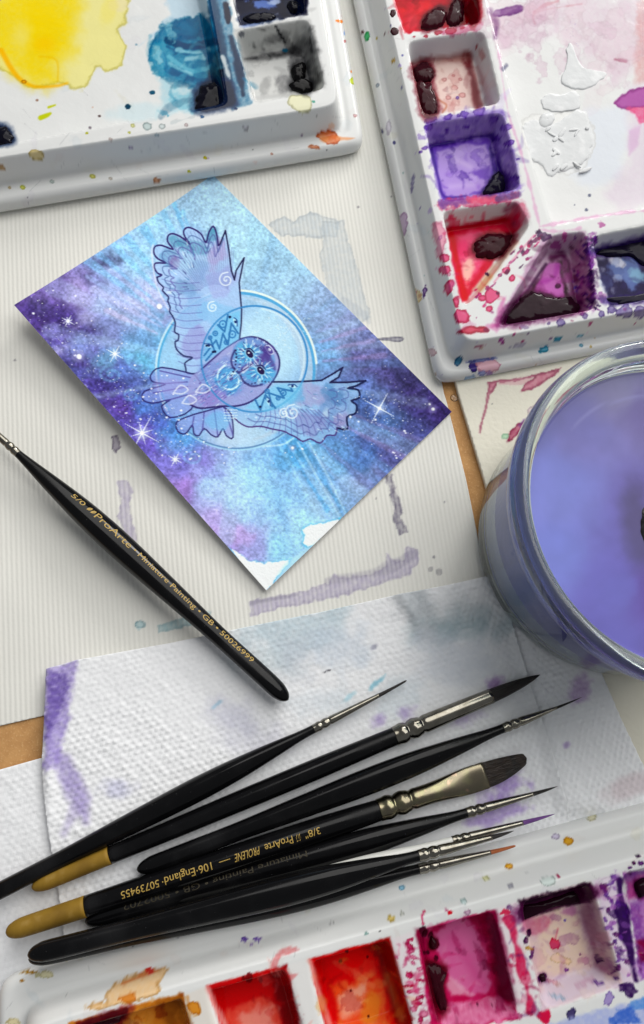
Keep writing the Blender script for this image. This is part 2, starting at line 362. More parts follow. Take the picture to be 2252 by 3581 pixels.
def paint_paper2(px, py, V):
    c = Canvas(px, py, hx(232, 228, 212)); c.use(QJ)
    v = fbm(px, py, 120, 9, 3) - .5; c.c *= 1 + .04 * v[:, None]
    pk = hx(206, 112, 140)
    c.poly([(365, 330), (600, 300), (830, 240), (790, 290), (690, 350), (640, 380), (570, 392), (590, 350), (660, 300), (520, 330), (430, 335), (400, 390), (365, 410)], pk, .72, 1.5, 3, 8, .6, tex=.35)
    c.poly([(430, 330), (660, 295), (580, 350), (440, 350)], hx(226, 160, 176), .45, 2, 3, 8)
    c.line([(372, 400), (352, 500), (325, 600), (318, 648)], [10, 7, 6, 8], hx(214, 140, 158), .7, 1.5, warp=2, edge=.5)
    c.poly([(540, 600), (610, 560), (690, 520), (720, 545), (600, 620), (520, 690), (480, 710), (505, 650)], hx(170, 60, 96), .75, 2, 5, 9, .5, tex=.35)
    c.blob(600, 585, 50, 22, hx(110, 80, 160), .5, -28, 3); c.blob(650, 510, 40, 26, hx(222, 200, 206), .7, -20, 3, edge=.5); c.blob(685, 520, 26, 10, hx(232, 206, 110), .6, -30, 3)
    c.blob(475, 672, 24, 18, hx(166, 214, 176), .7, soft=2, edge=.4); c.blob(398, 465, 5, 4, hx(60, 60, 60), .9)
    return c.c
p2 = UP([(1040, 800), (1072, 900), (1080, 930), (1140, 1130), (1196, 1350), (1262, 1600), (1330, 1880), (1650, 1940), (1680, 760)], 2.4)
V, F, cl = slab('paper2', p2, .05, 2.4, M_rough, .6, paint_paper2)
o = new_obj('watercolour_pad', mesh_np('watercolour_pad', V, F, cl), mat=M_rough)
tag(o, 'cream watercolour pad with dripping pink stains under the glass jar', 'paper pad')

# ------------------------------------------------------------------ paper towels
P2C = p2
def emboss(X, Y):
    a = math.radians(14); x = X * math.cos(a) + Y * math.sin(a); y = -X * math.sin(a) + Y * math.cos(a)
    p = 2.4; r = np.round(y / (p * .8)); x = x + .5 * (vnoise(X / 9, Y / 9, 3) - .5); xx = x - (r % 2) * p / 2
    ci = np.round(xx / p); jit = _tab[ci.astype(int) & 255, r.astype(int) & 255]; jit2 = _tab[(ci.astype(int) + 91) & 255, (r.astype(int) + 37) & 255]; dx = xx - ci * p + .45 * (jit - .5); dy = y - r * p * .8 + .4 * (jit2 - .5); n = vnoise(X / 1.7, Y / 1.7, 4)
    big = sstep(.40, .55, fbm(X, Y, 45, 6, 2))
    return .62 * np.exp(-(dx * dx + dy * dy) / (.42 + .3 * jit)) * (.45 + .55 * big) * (.45 + .5 * n + .5 * jit) + .2 * vnoise(X / .8, Y / .8, 2) + .9 * np.abs(fbm(X * 1.0, Y * 1.6, 30, 33, 3) - .5)
def support(X, Y): return 2.3 * (1 - sstep(-1, 7, sd_poly(X, Y, P2C)))
TW = hx(238, 239, 241)
def paint_low(px, py, V):
    c = Canvas(px, py, TW)
    c.blob(1362, 1612, 36, 26, hx(176, 138, 196), .6, -60, 10, .4, tex=.4); c.blob(1332, 1752, 9, 8, hx(176, 150, 205), .7, 0, 4)
    c.blob(1480, 1850, 60, 28, hx(205, 184, 190), .5, -20, 14); c.blob(60, 2060, 80, 30, hx(226, 226, 230), .4, 0, 20)
    return c.c
lo_px = [(-60, 1826), (104, 1780), (600, 1640), (1186, 1428), (1352, 1400), (1395, 1555), (1450, 1686), (1514, 1822), (1560, 1930), (1200, 2040), (600, 2200), (200, 2320), (-60, 2380)]
V, F, cl = slab('tw', UP(lo_px, 1.2), 0, .35, M_towel, .62, paint_low, lambda X, Y: emboss(X, Y) + support(X, Y) + .75 + .5 * fbm(X, Y, 40, 12, 3))
o = new_obj('paper_towel', mesh_np('paper_towel', V, F, cl), mat=M_towel)
tag(o, 'white embossed paper towel with faint mauve spots, lowest of the two towels under the brushes', 'paper towel')

def paint_up(px, py, V):
    c = Canvas(px, py, TW)
    pur = hx(104, 84, 160)
    c.poly([(108, 1572), (180, 1552), (176, 1600), (162, 1690), (150, 1720), (140, 1790), (100, 1830)], hx(158, 142, 204), .8, 9, 12, 16, tex=.4)
    c.poly([(112, 1578), (160, 1576), (156, 1630), (138, 1690), (104, 1740)], pur, .75, 10, 12, 14, tex=.5)
    c.line([(150, 1790), (165, 1830), (190, 1880), (200, 1930)], [16, 24, 22, 10], hx(150, 134, 196), .65, 12, warp=12, tex=.3)
    c.line([(180, 1900), (150, 1960)], [14, 8], hx(176, 164, 210), .5, 10, warp=8)
    c.blob(275, 1855, 34, 20, hx(190, 190, 222), .55, 0, 12, .4); c.blob(225, 2010, 40, 10, hx(190, 182, 220), .4, -30, 8)
    for x, y, rx, ry, r, k, a in [(690, 1490, 110, 60, -15, (170, 194, 206), .55), (620, 1560, 70, 40, 0, (200, 214, 220), .5), (800, 1520, 70, 50, 0, (196, 208, 222), .5), (690, 1540, 40, 50, 0, (186, 192, 204), .4),
            (985, 1440, 70, 34, 60, (150, 158, 164), .6), (1100, 1470, 95, 40, -10, (150, 172, 180), .7), (1080, 1430, 60, 30, 0, (190, 194, 196), .5), (1060, 1540, 90, 50, 10, (206, 212, 222), .5),
            (545, 1690, 60, 40, 20, (196, 196, 216), .5), (600, 1740, 60, 40, 0, (206, 206, 220), .5), (760, 1650, 60, 36, 0, (206, 216, 224), .5), (930, 1640, 60, 40, 0, (210, 222, 230), .5)]:
        c.blob(x, y, rx, ry, hx(*k), a, r, 26, .5, tex=.3)
    for x, y, rx, ry, k in [(885, 1606, 22, 6, (120, 190, 214)), (820, 1640, 16, 5, (170, 212, 226)), (510, 1656, 14, 4, (150, 190, 214)), (880, 1520, 10, 5, (150, 150, 170))]:
        c.blob(x, y, rx, ry, hx(*k), .7, -40, 3, .4)
    for x, y, rx, ry, k, a in [(892, 1694, 14, 11, (172, 150, 206), .8), (955, 1676, 20, 14, (176, 156, 210), .7), (1095, 1690, 34, 12, (190, 172, 216), .7), (1162, 1606, 18, 16, (150, 110, 176), .75), (1190, 1850, 46, 30, (160, 130, 206), .8), (1175, 1910, 60, 26, (166, 138, 210), .8), (1140, 1880, 20, 40, (180, 160, 215), .5), (200, 1980, 20, 6, (170, 160, 206), .6)]:
        c.blob(x, y, rx, ry, hx(*k), a * .85, -20, 11, .5, tex=.35)
    c.line([(762, 1580), (778, 1574)], 1.6, hx(50, 50, 60), .8)
    return c.c
up_px = [(112, 1573), (180, 1552), (400, 1512), (600, 1470), (760, 1438), (935, 1398), (1040, 1378), (1168, 1350), (1200, 1460), (1240, 1600), (1290, 1760), (1332, 1906), (1340, 1960), (900, 2080), (500, 2180), (160, 2280), (140, 2110), (116, 1962), (104, 1860), (100, 1800), (106, 1700)]
def up_z(X, Y):
    px, py = proj(X, Y, np.full_like(X, 2.0))
    fold = 1.6 * np.exp(-((px - 118) / 16) ** 2) * sstep(1990, 1800, py) + 1.3 * np.exp(-(((px - 950) * .87 + (py - 1415) * -.5) / 16) ** 2) * sstep(1530, 1400, py)
    return emboss(X + 3, Y + 1) + support(X, Y) + 2.0 + .9 * fbm(X, Y, 38, 21, 3) + fold
V, F, cl = slab('tw2', UP(up_px, 2.4), 0, .35, M_towel, .62, paint_up, up_z)
o = new_obj('paper_towel', mesh_np('paper_towel', V, F, cl), mat=M_towel)
tag(o, 'folded white paper towel with purple soaked corner, lying on the other towel', 'paper towel')

# ------------------------------------------------------------------ painted card (owl over a moon)
def paint_card(px, py, V):
    c = Canvas(px, py, (1, 1, 1))
    pts = [(500, 430, (156, 190, 226)), (430, 490, (146, 184, 226)), (560, 480, (158, 196, 230)), (350, 540, (142, 192, 238)), (250, 590, (130, 168, 226)), (200, 620, (120, 118, 190)), (120, 680, (112, 88, 170)), (60, 715, (84, 58, 140)),
           (100, 760, (78, 52, 138)), (180, 700, (156, 136, 208)), (260, 680, (152, 165, 226)), (320, 620, (146, 194, 240)), (330, 720, (176, 178, 232)), (600, 560, (152, 196, 230)), (680, 600, (140, 180, 218)), (650, 660, (144, 182, 222)), (760, 700, (134, 154, 204)),
           (800, 780, (128, 138, 194)), (870, 850, (96, 96, 160)), (960, 900, (64, 54, 118)), (1040, 965, (58, 40, 112)), (980, 1020, (66, 70, 140)), (900, 1000, (74, 110, 182)), (850, 900, (82, 100, 172)), (760, 830, (104, 156, 218)), (920, 1100, (92, 92, 162)), (850, 1150, (122, 144, 204)),
           (800, 1100, (88, 152, 220)), (770, 1180, (136, 176, 226)), (700, 1050, (74, 160, 225)), (650, 1100, (122, 172, 235)), (600, 1150, (146, 194, 242)), (560, 1200, (134, 188, 242)), (500, 1120, (152, 182, 240)), (520, 1190, (160, 170, 235)), (450, 1100, (142, 122, 215)), (400, 1080, (112, 102, 205)),
           (420, 1150, (152, 112, 206)), (350, 1050, (96, 76, 186)), (300, 980, (82, 62, 166)), (250, 920, (76, 56, 152)), (200, 860, (78, 62, 148)), (150, 790, (82, 62, 152)), (180, 830, (112, 124, 198)), (300, 880, (82, 102, 190)), (350, 960, (72, 112, 205)), (420, 1020, (74, 142, 220)), (250, 780, (116, 124, 190)),
           (330, 800, (100, 150, 212)), (380, 820, (92, 170, 226)), (560, 1260, (160, 152, 222)), (600, 1290, (152, 152, 226)), (650, 1290, (134, 192, 240)), (680, 1220, (142, 182, 236)), (720, 1250, (154, 204, 240)), (500, 1230, (172, 150, 225)), (540, 1290, (152, 132, 212)), (740, 1120, (110, 160, 220)), (860, 1080, (70, 110, 190))]
    c.field(pts, 60, 42, 90, 1.7)
    # wet-in-wet blooms and granulation
    R = random.Random(3)
    for x, y, rx, ry, k, a in [(255, 612, 36, 16, (56, 56, 104), .7), (215, 655, 30, 14, (66, 58, 120), .6), (120, 735, 60, 20, (66, 44, 128), .7), (170, 765, 50, 18, (60, 44, 120), .7), (95, 720, 30, 16, (72, 62, 118), .6), (200, 745, 26, 18, (170, 160, 214), .5), (130, 830, 24, 8, (176, 164, 220), .7), (175, 880, 50, 26, (62, 44, 128), .6), (230, 850, 40, 20, (84, 92, 150), .6),
            (250, 900, 40, 18, (58, 50, 130), .6), (300, 930, 44, 22, (60, 52, 140), .6), (300, 830, 44, 18, (96, 170, 214), .6), (345, 850, 30, 16, (84, 176, 222), .55), (240, 850, 26, 18, (100, 180, 220), .5), (330, 900, 30, 20, (66, 74, 150), .6), (345, 1000, 40, 20, (92, 64, 178), .6), (280, 960, 34, 20, (88, 58, 160), .7), (390, 1000, 40, 20, (56, 86, 180), .5), (420, 1050, 40, 20, (92, 160, 230), .5),
            (900, 880, 60, 20, (74, 62, 130), .6), (960, 940, 46, 30, (52, 38, 104), .6), (860, 960, 40, 40, (58, 76, 150), .5), (900, 1050, 50, 30, (64, 66, 140), .5), (820, 930, 50, 24, (64, 104, 180), .5), (770, 1010, 60, 24, (74, 120, 196), .4), (700, 1070, 60, 30, (64, 150, 220), .5), (830, 1090, 50, 30, (82, 116, 190), .4), (880, 1130, 40, 24, (104, 100, 164), .5), (640, 1030, 60, 24, (70, 140, 216), .5), (940, 890, 30, 12, (40, 34, 84), .5),
            (520, 1130, 60, 40, (160, 196, 244), .5), (600, 1120, 50, 60, (152, 204, 246), .5), (700, 1150, 40, 40, (122, 176, 236), .4), (470, 1090, 50, 24, (118, 108, 214), .4), (500, 1260, 40, 24, (176, 138, 218), .5), (640, 1200, 40, 70, (126, 190, 244), .4), (590, 1200, 60, 30, (166, 188, 244), .4), (760, 760, 60, 40, (120, 150, 200), .4), (700, 700, 60, 50, (140, 172, 216), .4)]:
        c.blob(x, y, rx, ry, hx(*k), a, R.uniform(-30, 50), 14, .5, tex=.25)
    c.poly([(560, 1230), (600, 1262), (585, 1285), (552, 1278), (535, 1250)], hx(176, 140, 214), .6, 8, 10)
    # light rays from behind the moon
    cx, cy = 556, 868
    for i in range(30):
        a = math.radians(i * 12 + R.uniform(-4, 4)); q = R.uniform(330, 560); w_ = R.uniform(8, 24)
        if 100 < i * 12 < 160: continue
        c.line([(cx + 190 * math.cos(a), cy + 190 * math.sin(a)), (cx + q * math.cos(a), cy + q * math.sin(a))], [w_ * .3, w_], hx(176, 210, 242) if i % 3 else hx(86, 140, 206), R.uniform(.14, .32), 6, 0, warp=4, tex=.25)
    for x, y, k, a, w in [(205, 612, (120, 180, 238), .55, 10), (235, 600, (108, 172, 236), .5, 7), (270, 578, (120, 186, 240), .6, 9), (300, 560, (110, 178, 238), .6, 9), (340, 540, (104, 176, 238), .6, 10), (385, 500, (110, 182, 236), .5, 8), (410, 480, (88, 168, 232), .6, 6), (430, 496, (96, 172, 232), .5, 5),
                          (220, 680, (176, 176, 234), .6, 9), (250, 730, (196, 176, 228), .5, 7), (205, 650, (150, 170, 232), .5, 6), (280, 690, (182, 180, 232), .5, 6),
                          (860, 770, (150, 128, 186), .5, 6), (880, 800, (150, 130, 190), .5, 6), (830, 740, (132, 140, 196), .5, 8), (905, 835, (136, 112, 176), .5, 6), (790, 720, (126, 150, 208), .5, 8),
                          (1000, 1040, (120, 110, 172), .45, 8), (960, 1080, (136, 116, 178), .5, 7), (920, 1110, (92, 128, 200), .5, 9), (880, 1150, (120, 124, 190), .4, 9), (800, 1222, (130, 178, 226), .6, 8), (770, 1200, (70, 150, 220), .6, 5), (815, 1205, (80, 150, 216), .6, 5), (840, 1180, (120, 150, 206), .5, 7)]:
        dx, dy = x - cx, y - cy; n = math.hypot(dx, dy); k0 = 205 / n
        c.line([(cx + dx * k0, cy + dy * k0), (cx + dx * .75, cy + dy * .75), (x, y)], [2, w * .6, w], hx(*k), a, 3, warp=3, tex=.3)
    for s in (0, 14, 26): c.line([(700 + s, 1040), (745 + s, 1120), (798 + s * .7, 1215)], [2.5, 3, 2], hx(170, 206, 240) if s != 14 else hx(76, 150, 220), .55, 2)
    c.line([(590, 1050), (660, 1046), (690, 1030)], 2, hx(190, 220, 246), .6, 2)
    # nebula swirls
    for x, y, r in [(330, 850, 34), (262, 880, 30), (455, 1075, 26), (310, 930, 20)]:
        sp = [(x + r * t / 12 * math.cos(t * .9), y + r * t / 12 * math.sin(t * .9) * .7) for t in range(1, 13)]
        c.line(sp, 3.2, hx(112, 186, 232), .35, 3)
    g = fbm(px, py, 5, 7, 2) - .5; dk = 1 - c.c.mean(1); c.c *= 1 + (g * (.12 + .75 * dk))[:, None]
    g = fbm(px, py, 26, 27, 3) - .5; c.c *= 1 + (g * .16)[:, None]
    g = fbm(px, py, 15, 37, 3) - .5; c.c *= 1 + (g * 1.7 * np.clip(dk - .38, 0, 1))[:, None]
    # moon
    c.use(Q4); c.lw = 1.22
    c.blob(553, 915, 466, 462, hx(146, 190, 230), .42, 0, 10, 0); c.blob(710, 800, 230, 220, hx(188, 220, 240), .62, 0, 110, .1); c.blob(560, 1290, 200, 90, hx(190, 206, 226), .6, 0, 40)
    c.blob(180, 820, 80, 170, hx(160, 190, 230), .5, 20, 30)
    def arc(x, y, r, a0, a1, w, col, a=.9, soft=1.0):
        n = max(8, int(abs(a1 - a0) / 8)); c.line([(x + r * math.cos(math.radians(a0 + (a1 - a0) * i / n)), y + r * math.sin(math.radians(a0 + (a1 - a0) * i / n))) for i in range(n + 1)], w, col, a, soft, smooth=2)
    arc(548, 912, 425, -85, 75, [*np.linspace(2, 40, 10), *np.linspace(40, 4, 11)], hx(176, 190, 216), .55, 4)
    arc(553, 915, 468, -88, -5, 6, hx(224, 226, 220), .85); arc(553, 915, 454, -88, 12, 7, hx(58, 150, 214), .9, 1.2)
    arc(553, 915, 466, 150, 250, 7, hx(62, 156, 216), .85, 1.5); arc(553, 915, 476, 150, 262, 5, hx(206, 220, 232), .7); arc(553, 915, 462, 50, 130, 4.5, hx(78, 120, 180), .85); arc(553, 915, 470, 52, 128, 4, hx(150, 206, 236), .6)
    arc(655, 850, 312, 0, 360, 4.5, hx(52, 136, 206), .9); arc(648, 850, 300, -80, 60, 4, hx(212, 226, 236), .5, 2)
    for i in range(70):
        x, y = R.gauss(800, 90), R.gauss(680, 70); c.line([(x, y), (x + R.uniform(-14, 14), y + R.uniform(-10, 10))], 2.5, hx(206, 220, 232), .45)
    # wings
    wing = [(567, 735), (578, 640), (580, 560), (570, 450), (566, 400), (595, 255), (548, 330), (538, 385), (520, 330), (505, 210), (485, 95), (452, 178), (443, 182), (432, 110), (413, 70), (388, 105), (370, 165), (345, 120), (310, 92), (265, 76), (240, 95), (246, 130), (276, 175), (235, 140), (182, 114), (150, 122), (145, 160), (176, 205),
            (110, 182), (70, 190), (65, 230), (90, 262), (135, 285), (76, 286), (66, 310), (85, 345), (110, 356), (82, 370), (92, 400), (120, 428), (116, 450), (150, 486), (146, 510), (160, 545), (156, 570), (175, 600), (190, 640), (186, 690), (210, 708), (205, 742), (190, 748), (196, 790), (240, 832), (290, 842), (248, 872), (252, 905), (262, 935), (330, 930), (380, 880), (450, 820)]
    c.poly([(p[0] * 1.03 - 12, p[1] * 1.03 - 10) for p in wing], hx(176, 170, 226), .35, 8); c.poly(wing, hx(150, 182, 232), .7, 3, tex=.15)
    for x, y, rx, ry, k, a in [(300, 220, 120, 80, (150, 186, 226), .6), (300, 190, 90, 40, (60, 130, 170), .5), (405, 120, 34, 40, (58, 136, 176), .75), (190, 160, 40, 30, (64, 140, 180), .65), (150, 260, 50, 60, (80, 140, 190), .5), (180, 290, 30, 40, (130, 70, 150), .5), (240, 430, 60, 40, (80, 120, 176), .5), (430, 240, 50, 80, (166, 140, 200), .6), (470, 390, 80, 80, (150, 150, 218), .5), (300, 560, 100, 100, (116, 160, 222), .5), (440, 600, 120, 80, (110, 176, 230), .5), (320, 760, 100, 80, (138, 132, 206), .6), (260, 310, 80, 50, (150, 190, 226), .5), (330, 330, 60, 60, (104, 140, 200), .4), (140, 620, 20, 40, (150, 140, 206), .5)]:
        c.blob(x, y, rx, ry, hx(*k), a, 20, 14, .4, tex=.3)
    for i in range(26):
        a = math.radians(200 + i * 5.2); x0, y0 = 420 + 90 * math.cos(a), 470 + 60 * math.sin(a); x1, y1 = 330 + 235 * math.cos(a), 330 + 235 * math.sin(a)
        c.line([(x0, y0), ((x0 + x1) / 2 + 8, (y0 + y1) / 2), (x1, y1)], 2.2, hx(92, 96, 170), .35, 1.2)
    for i in range(12):
        y = 380 + i * 44; c.line([(110 + i * 9, y), (210 + i * 6, y + 26), (330 + i * 4, y + 20)], 2.4, hx(84, 76, 160), .45, 1)
    ink = hx(24, 22, 76); c.line(wing[:13], 4, ink, .95, .8, 1); c.line(wing[12:38], 4.2, hx(46, 30, 108), .95, .8, 3); c.line(wing[37:], 4, hx(34, 40, 100), .9, .8, 3)
    c.line([(60, 180), (52, 230), (80, 420), (150, 560)], 4, hx(214, 206, 232), .6, 1.5)
    low = [(760, 985), (900, 985), (1050, 976), (1130, 930), (1175, 900), (1150, 958), (1100, 988), (1200, 988), (1310, 978), (1250, 1010), (1205, 1022), (1265, 1032), (1272, 1078), (1226, 1096), (1256, 1122), (1250, 1170), (1200, 1192), (1202, 1262), (1142, 1256), (1130, 1298), (1082, 1300), (1042, 1345), (985, 1320), (940, 1335), (900, 1310), (860, 1292), (830, 1276), (760, 1262), (690, 1246), (620, 1250), (570, 1226), (540, 1200), (560, 1150), (640, 1110)]
    c.poly(low, hx(138, 176, 226), .7, 3, tex=.15)
    for x, y, rx, ry, k, a in [(1000, 1060, 120, 60, (150, 140, 196), .6), (1140, 1080, 60, 60, (62, 110, 176), .6), (1080, 1180, 70, 60, (96, 130, 196), .6), (960, 1230, 90, 60, (132, 130, 196), .6), (760, 1180, 120, 50, (140, 176, 226), .6), (880, 1060, 70, 50, (72, 160, 220), .6), (1160, 1210, 40, 40, (140, 120, 184), .6), (1100, 1040, 40, 40, (66, 128, 190), .6), (1080, 1170, 20, 30, (180, 200, 226), .6)]:
        c.blob(x, y, rx, ry, hx(*k), a, 10, 14, .4, tex=.3)
    for i in range(15):
        t = i / 14; c.line([(700 + 330 * t, 1130 + 20 * t), (690 + 420 * t, 1190 + 30 * t), (650 + 520 * t, 1245 + 60 * math.sin(t * 3))], 2.4, hx(80, 76, 160), .5, 1)
    c.line(low[:9], 4.5, ink, .95, .8, 1); c.line(low[8:19], 5, hx(20, 28, 80), .95, .8, 3); c.line(low[18:32], 3.6, hx(70, 40, 120), .9, .8, 3)
    for row, (kx, ky, sc_) in enumerate([(.86, .86, 1), (.72, .74, .9)]):
        pts_ = [(p[0] * kx + 330 * (1 - kx) + 12, p[1] * ky + 420 * (1 - ky)) for p in wing[10:46]]
        c.line(pts_, 3.0, hx(78, 74, 158) if row else hx(60, 84, 150), .6, 1.0, 3)
    for row, k_ in enumerate((.84, .68)):
        c.line([(p[0] * k_ + 860 * (1 - k_), p[1] * k_ + 1060 * (1 - k_)) for p in low[9:31]], 3.0, hx(70, 80, 156), .55, 1.0, 3)
    for i in range(40):
        a = math.radians(R.uniform(150, 300)); q0 = R.uniform(60, 190); x, y = 340 + q0 * math.cos(a), 400 + q0 * 1.3 * math.sin(a)
        c.line([(x, y), (x + 26 * math.cos(a + .3), y + 30 * math.sin(a + .3))], [3, 1], hx(*R.choice([(64, 120, 176), (110, 96, 180), (214, 226, 242), (52, 60, 130)])), .55, 1, 0)
    for i in range(40):
        x, y = R.uniform(800, 1220), R.uniform(1030, 1280); c.line([(x, y), (x + 26, y + R.uniform(4, 22))], [3, 1], hx(*R.choice([(64, 120, 176), (110, 96, 180), (206, 220, 240), (46, 60, 130)])), .5, 1, 0)
    # tail
    for q in ([(300, 940), (110, 900), (45, 945), (60, 985), (130, 1000), (10, 1040), (0, 1090), (60, 1110), (160, 1090), (110, 1130), (160, 1195), (280, 1150), (340, 1010)],
              [(470, 1130), (360, 1160), (290, 1180), (200, 1220), (205, 1275), (250, 1290), (290, 1240), (300, 1290), (330, 1300), (360, 1260), (400, 1295), (440, 1308), (470, 1260), (490, 1300), (530, 1312), (520, 1180)]):
        c.poly(q, hx(130, 140, 220), .6, 3, tex=.2); c.line(q + q[:1], 3.6, hx(40, 32, 108), .9, .9, 3)
    for q in ([(280, 960), (100, 920)], [(280, 1010), (60, 1050)], [(300, 1050), (120, 1100)], [(420, 1150), (440, 1300)], [(360, 1165), (350, 1270)], [(300, 1190), (290, 1250)], [(480, 1140), (530, 1300)], [(260, 985), (60, 1000)]):
        c.line(q, 3.5, hx(72, 60, 150), .7, 1, 0)
    c.blob(440, 1210, 80, 60, hx(92, 180, 232), .5, 0, 14); c.blob(160, 1010, 100, 40, hx(150, 140, 216), .5, 0, 14)
    # body and face
    body = [(567, 735), (640, 720), (715, 742), (776, 795), (802, 855), (796, 920), (760, 985), (700, 1056), (620, 1108), (540, 1128), (460, 1128), (340, 1140), (280, 1120), (262, 1040), (280, 960), (340, 910), (400, 860), (480, 790)]
    c.poly(body, hx(142, 140, 208), .8, 2, smooth=4, tex=.15)
    c.blob(480, 960, 140, 120, hx(104, 130, 208), .6, 40, 20, .3); c.blob(500, 980, 80, 80, hx(60, 150, 216), .8, 0, 14); c.blob(400, 1070, 90, 50, hx(126, 104, 196), .6, -20, 14)
    c.line(body[:13], 4.5, hx(46, 34, 110), .95, .9, 4); c.line([(567, 735), (480, 790), (400, 860), (345, 910)], 4, hx(60, 44, 124), .9, .9, 4)
    c.blob(655, 870, 150, 118, hx(94, 132, 206), .9, 60, 8, .1); c.blob(600, 815, 70, 60, hx(70, 168, 222), .85, 0, 12); c.blob(690, 940, 78, 58, hx(66, 160, 220), .85, 0, 12); c.blob(690, 800, 40, 34, hx(96, 170, 222), .7, 0, 10); c.blob(750, 850, 30, 40, hx(100, 150, 214), .7, 0, 8)
    c.blob(700, 855, 34, 60, hx(84, 62, 150), .7, 40, 8); c.line([(590, 905), (640, 880), (690, 860), (720, 820)], [10, 12, 12, 6], hx(78, 58, 148), .8, 3)
    c.blob(742, 795, 36, 30, hx(76, 56, 150), .9, 30, 4); c.line([(715, 775), (742, 772), (770, 810), (745, 822), (715, 775)], 3, hx(200, 206, 236), .8); c.blob(743, 797, 9, 9, hx(210, 216, 240), .9)
    for ex, ey in ((627, 820), (693, 918)):
        c.blob(ex, ey, 34, 23, hx(150, 196, 232), .8, 50, 3, .05); c.blob(ex, ey, 27, 17, hx(38, 22, 84), 1, 50, 2, .05); c.blob(ex - 4, ey - 6, 5, 4, hx(226, 226, 246), .95)
        for i in range(22):
            a = i / 22 * 2 * math.pi; c.line([(ex + 38 * math.cos(a), ey + 34 * math.sin(a)), (ex + (50 + 16 * R.random()) * math.cos(a), ey + (46 + 16 * R.random()) * math.sin(a))], 2.6, hx(206, 226, 244) if i % 2 else hx(50, 110, 186), .7, .8, 0)
    c.poly([(570, 925), (600, 895), (640, 878), (615, 915), (590, 935)], hx(196, 196, 226), .8, 2); c.line([(570, 928), (610, 905), (640, 878)], 3, hx(60, 44, 120), .9)
    sp = [(518 + (4 + 6.2 * t) * math.cos(t * .62 + 2), 968 + (4 + 6.2 * t) * math.sin(t * .62 + 2)) for t in range(15)]
    c.line(sp, 5, hx(206, 230, 246), .85, 1.2); c.line([(p[0] + 7, p[1] + 8) for p in sp], 4, hx(40, 110, 190), .6, 1.5)
    for i in range(46):
        a = R.uniform(2.2, 5.4); r = R.uniform(80, 150); x, y = 655 + r * math.cos(a) * .92, 880 + r * math.sin(a)
        c.line([(x, y), (x + 9 * math.cos(a), y + 9 * math.sin(a))], 2.5, hx(214, 224, 244) if R.random() > .5 else hx(48, 40, 116), .6, .8, 0)
    for i in range(9): c.blob(560 - 14 + i * 3 - i * i * .9, 800 + i * 21, 6, 6, hx(34, 30, 90), .85); c.blob(600 + i * 20, 992 - i * i * .2 + 6 * math.sin(i), 6, 6, hx(34, 30, 90), .6)
    for i in range(260):
        t = R.random(); x = 330 + 420 * t + R.gauss(0, 20); y = 1050 - 230 * t + R.gauss(0, 52)
        if sd_poly(np.array([x]), np.array([y]), body)[0] > -6 or (x > 540 and y < 1000 and math.hypot(x - 655, y - 870) < 125): continue
        l = R.uniform(12, 30); c.line([(x, y), (x - l * .8, y + l * .5)], [2.6, .8], hx(*R.choice([(84, 62, 152), (96, 150, 216), (60, 120, 196), (190, 180, 230), (70, 48, 132), (214, 226, 244)])), R.uniform(.35, .8), 1, 0)
    c.line([(540, 800), (520, 850), (530, 900), (570, 940), (590, 980), (640, 1010), (700, 1000)], 5, hx(40, 34, 104), .7, 1.2); c.line([(690, 780), (720, 800), (740, 850), (760, 880), (775, 910)], [10, 16, 14, 12, 6], hx(70, 50, 140), .7, 4)
    for ex, ey in ((627, 820), (693, 918)):
        for i in range(34):
            a = R.uniform(0, 6.28); r0_ = R.uniform(40, 60); r1_ = r0_ + R.uniform(14, 40); c.line([(ex + r0_ * math.cos(a), ey + r0_ * math.sin(a)), (ex + r1_ * math.cos(a), ey + r1_ * math.sin(a))], [2.4, 1], hx(*R.choice([(206, 230, 244), (50, 120, 196), (84, 60, 150), (150, 206, 236)])), .6, .9, 0)
        c.line([(ex - 30, ey - 26), (ex + 4, ey - 30), (ex + 28, ey - 6)], [2, 4, 2], hx(36, 26, 90), .9, 1); c.blob(ex, ey, 27, 18, hx(36, 20, 80), 1, 50, 2, .05); c.blob(ex - 4, ey - 6, 5, 4, hx(226, 226, 246), .95)
    arc(655, 850, 312, 0, 360, 4.5, hx(48, 128, 200), .85)
    for i in range(60):
        x, y = R.gauss(500, 60), R.gauss(975, 50)
        c.line([(x, y), (x + 10, y - 7)], 2.2, hx(*R.choice([(190, 226, 244), (30, 96, 180), (56, 160, 220)])), .5, .9, 0)
    # patterned band inside the small ring
    c.poly([(345, 850), (370, 740), (430, 650), (500, 590), (575, 560), (567, 735), (480, 790), (380, 860)], hx(96, 178, 230), .75, 4)
    c.poly([(780, 1000), (945, 990), (900, 1080), (820, 1140), (720, 1160), (600, 1140), (700, 1060)], hx(104, 186, 232), .6, 4)
    for q in ([(360, 830), (430, 740), (450, 790), (470, 700), (500, 765), (520, 640), (560, 700)], [(370, 860), (420, 800), (400, 740)], [(500, 590), (480, 690), (440, 650)], [(720, 1080), (760, 1130), (740, 1050), (830, 1080), (790, 1020), (880, 1040), (860, 1000)], [(660, 1090), (690, 1150), (720, 1060), (780, 1140)]):
        c.line(q, 4.5, hx(34, 104, 176), .9, .9, 0)
    for x, y, r in [(470, 645, 20), (425, 700, 13), (525, 705, 20), (490, 752, 12), (395, 725, 10), (825, 1050, 16), (795, 1080, 11), (730, 1040, 12)]:
        arc(x, y, r, 0, 360, 3.5, hx(36, 110, 184), .9); c.blob(x, y, 6, 6, hx(40, 100, 176), .8)
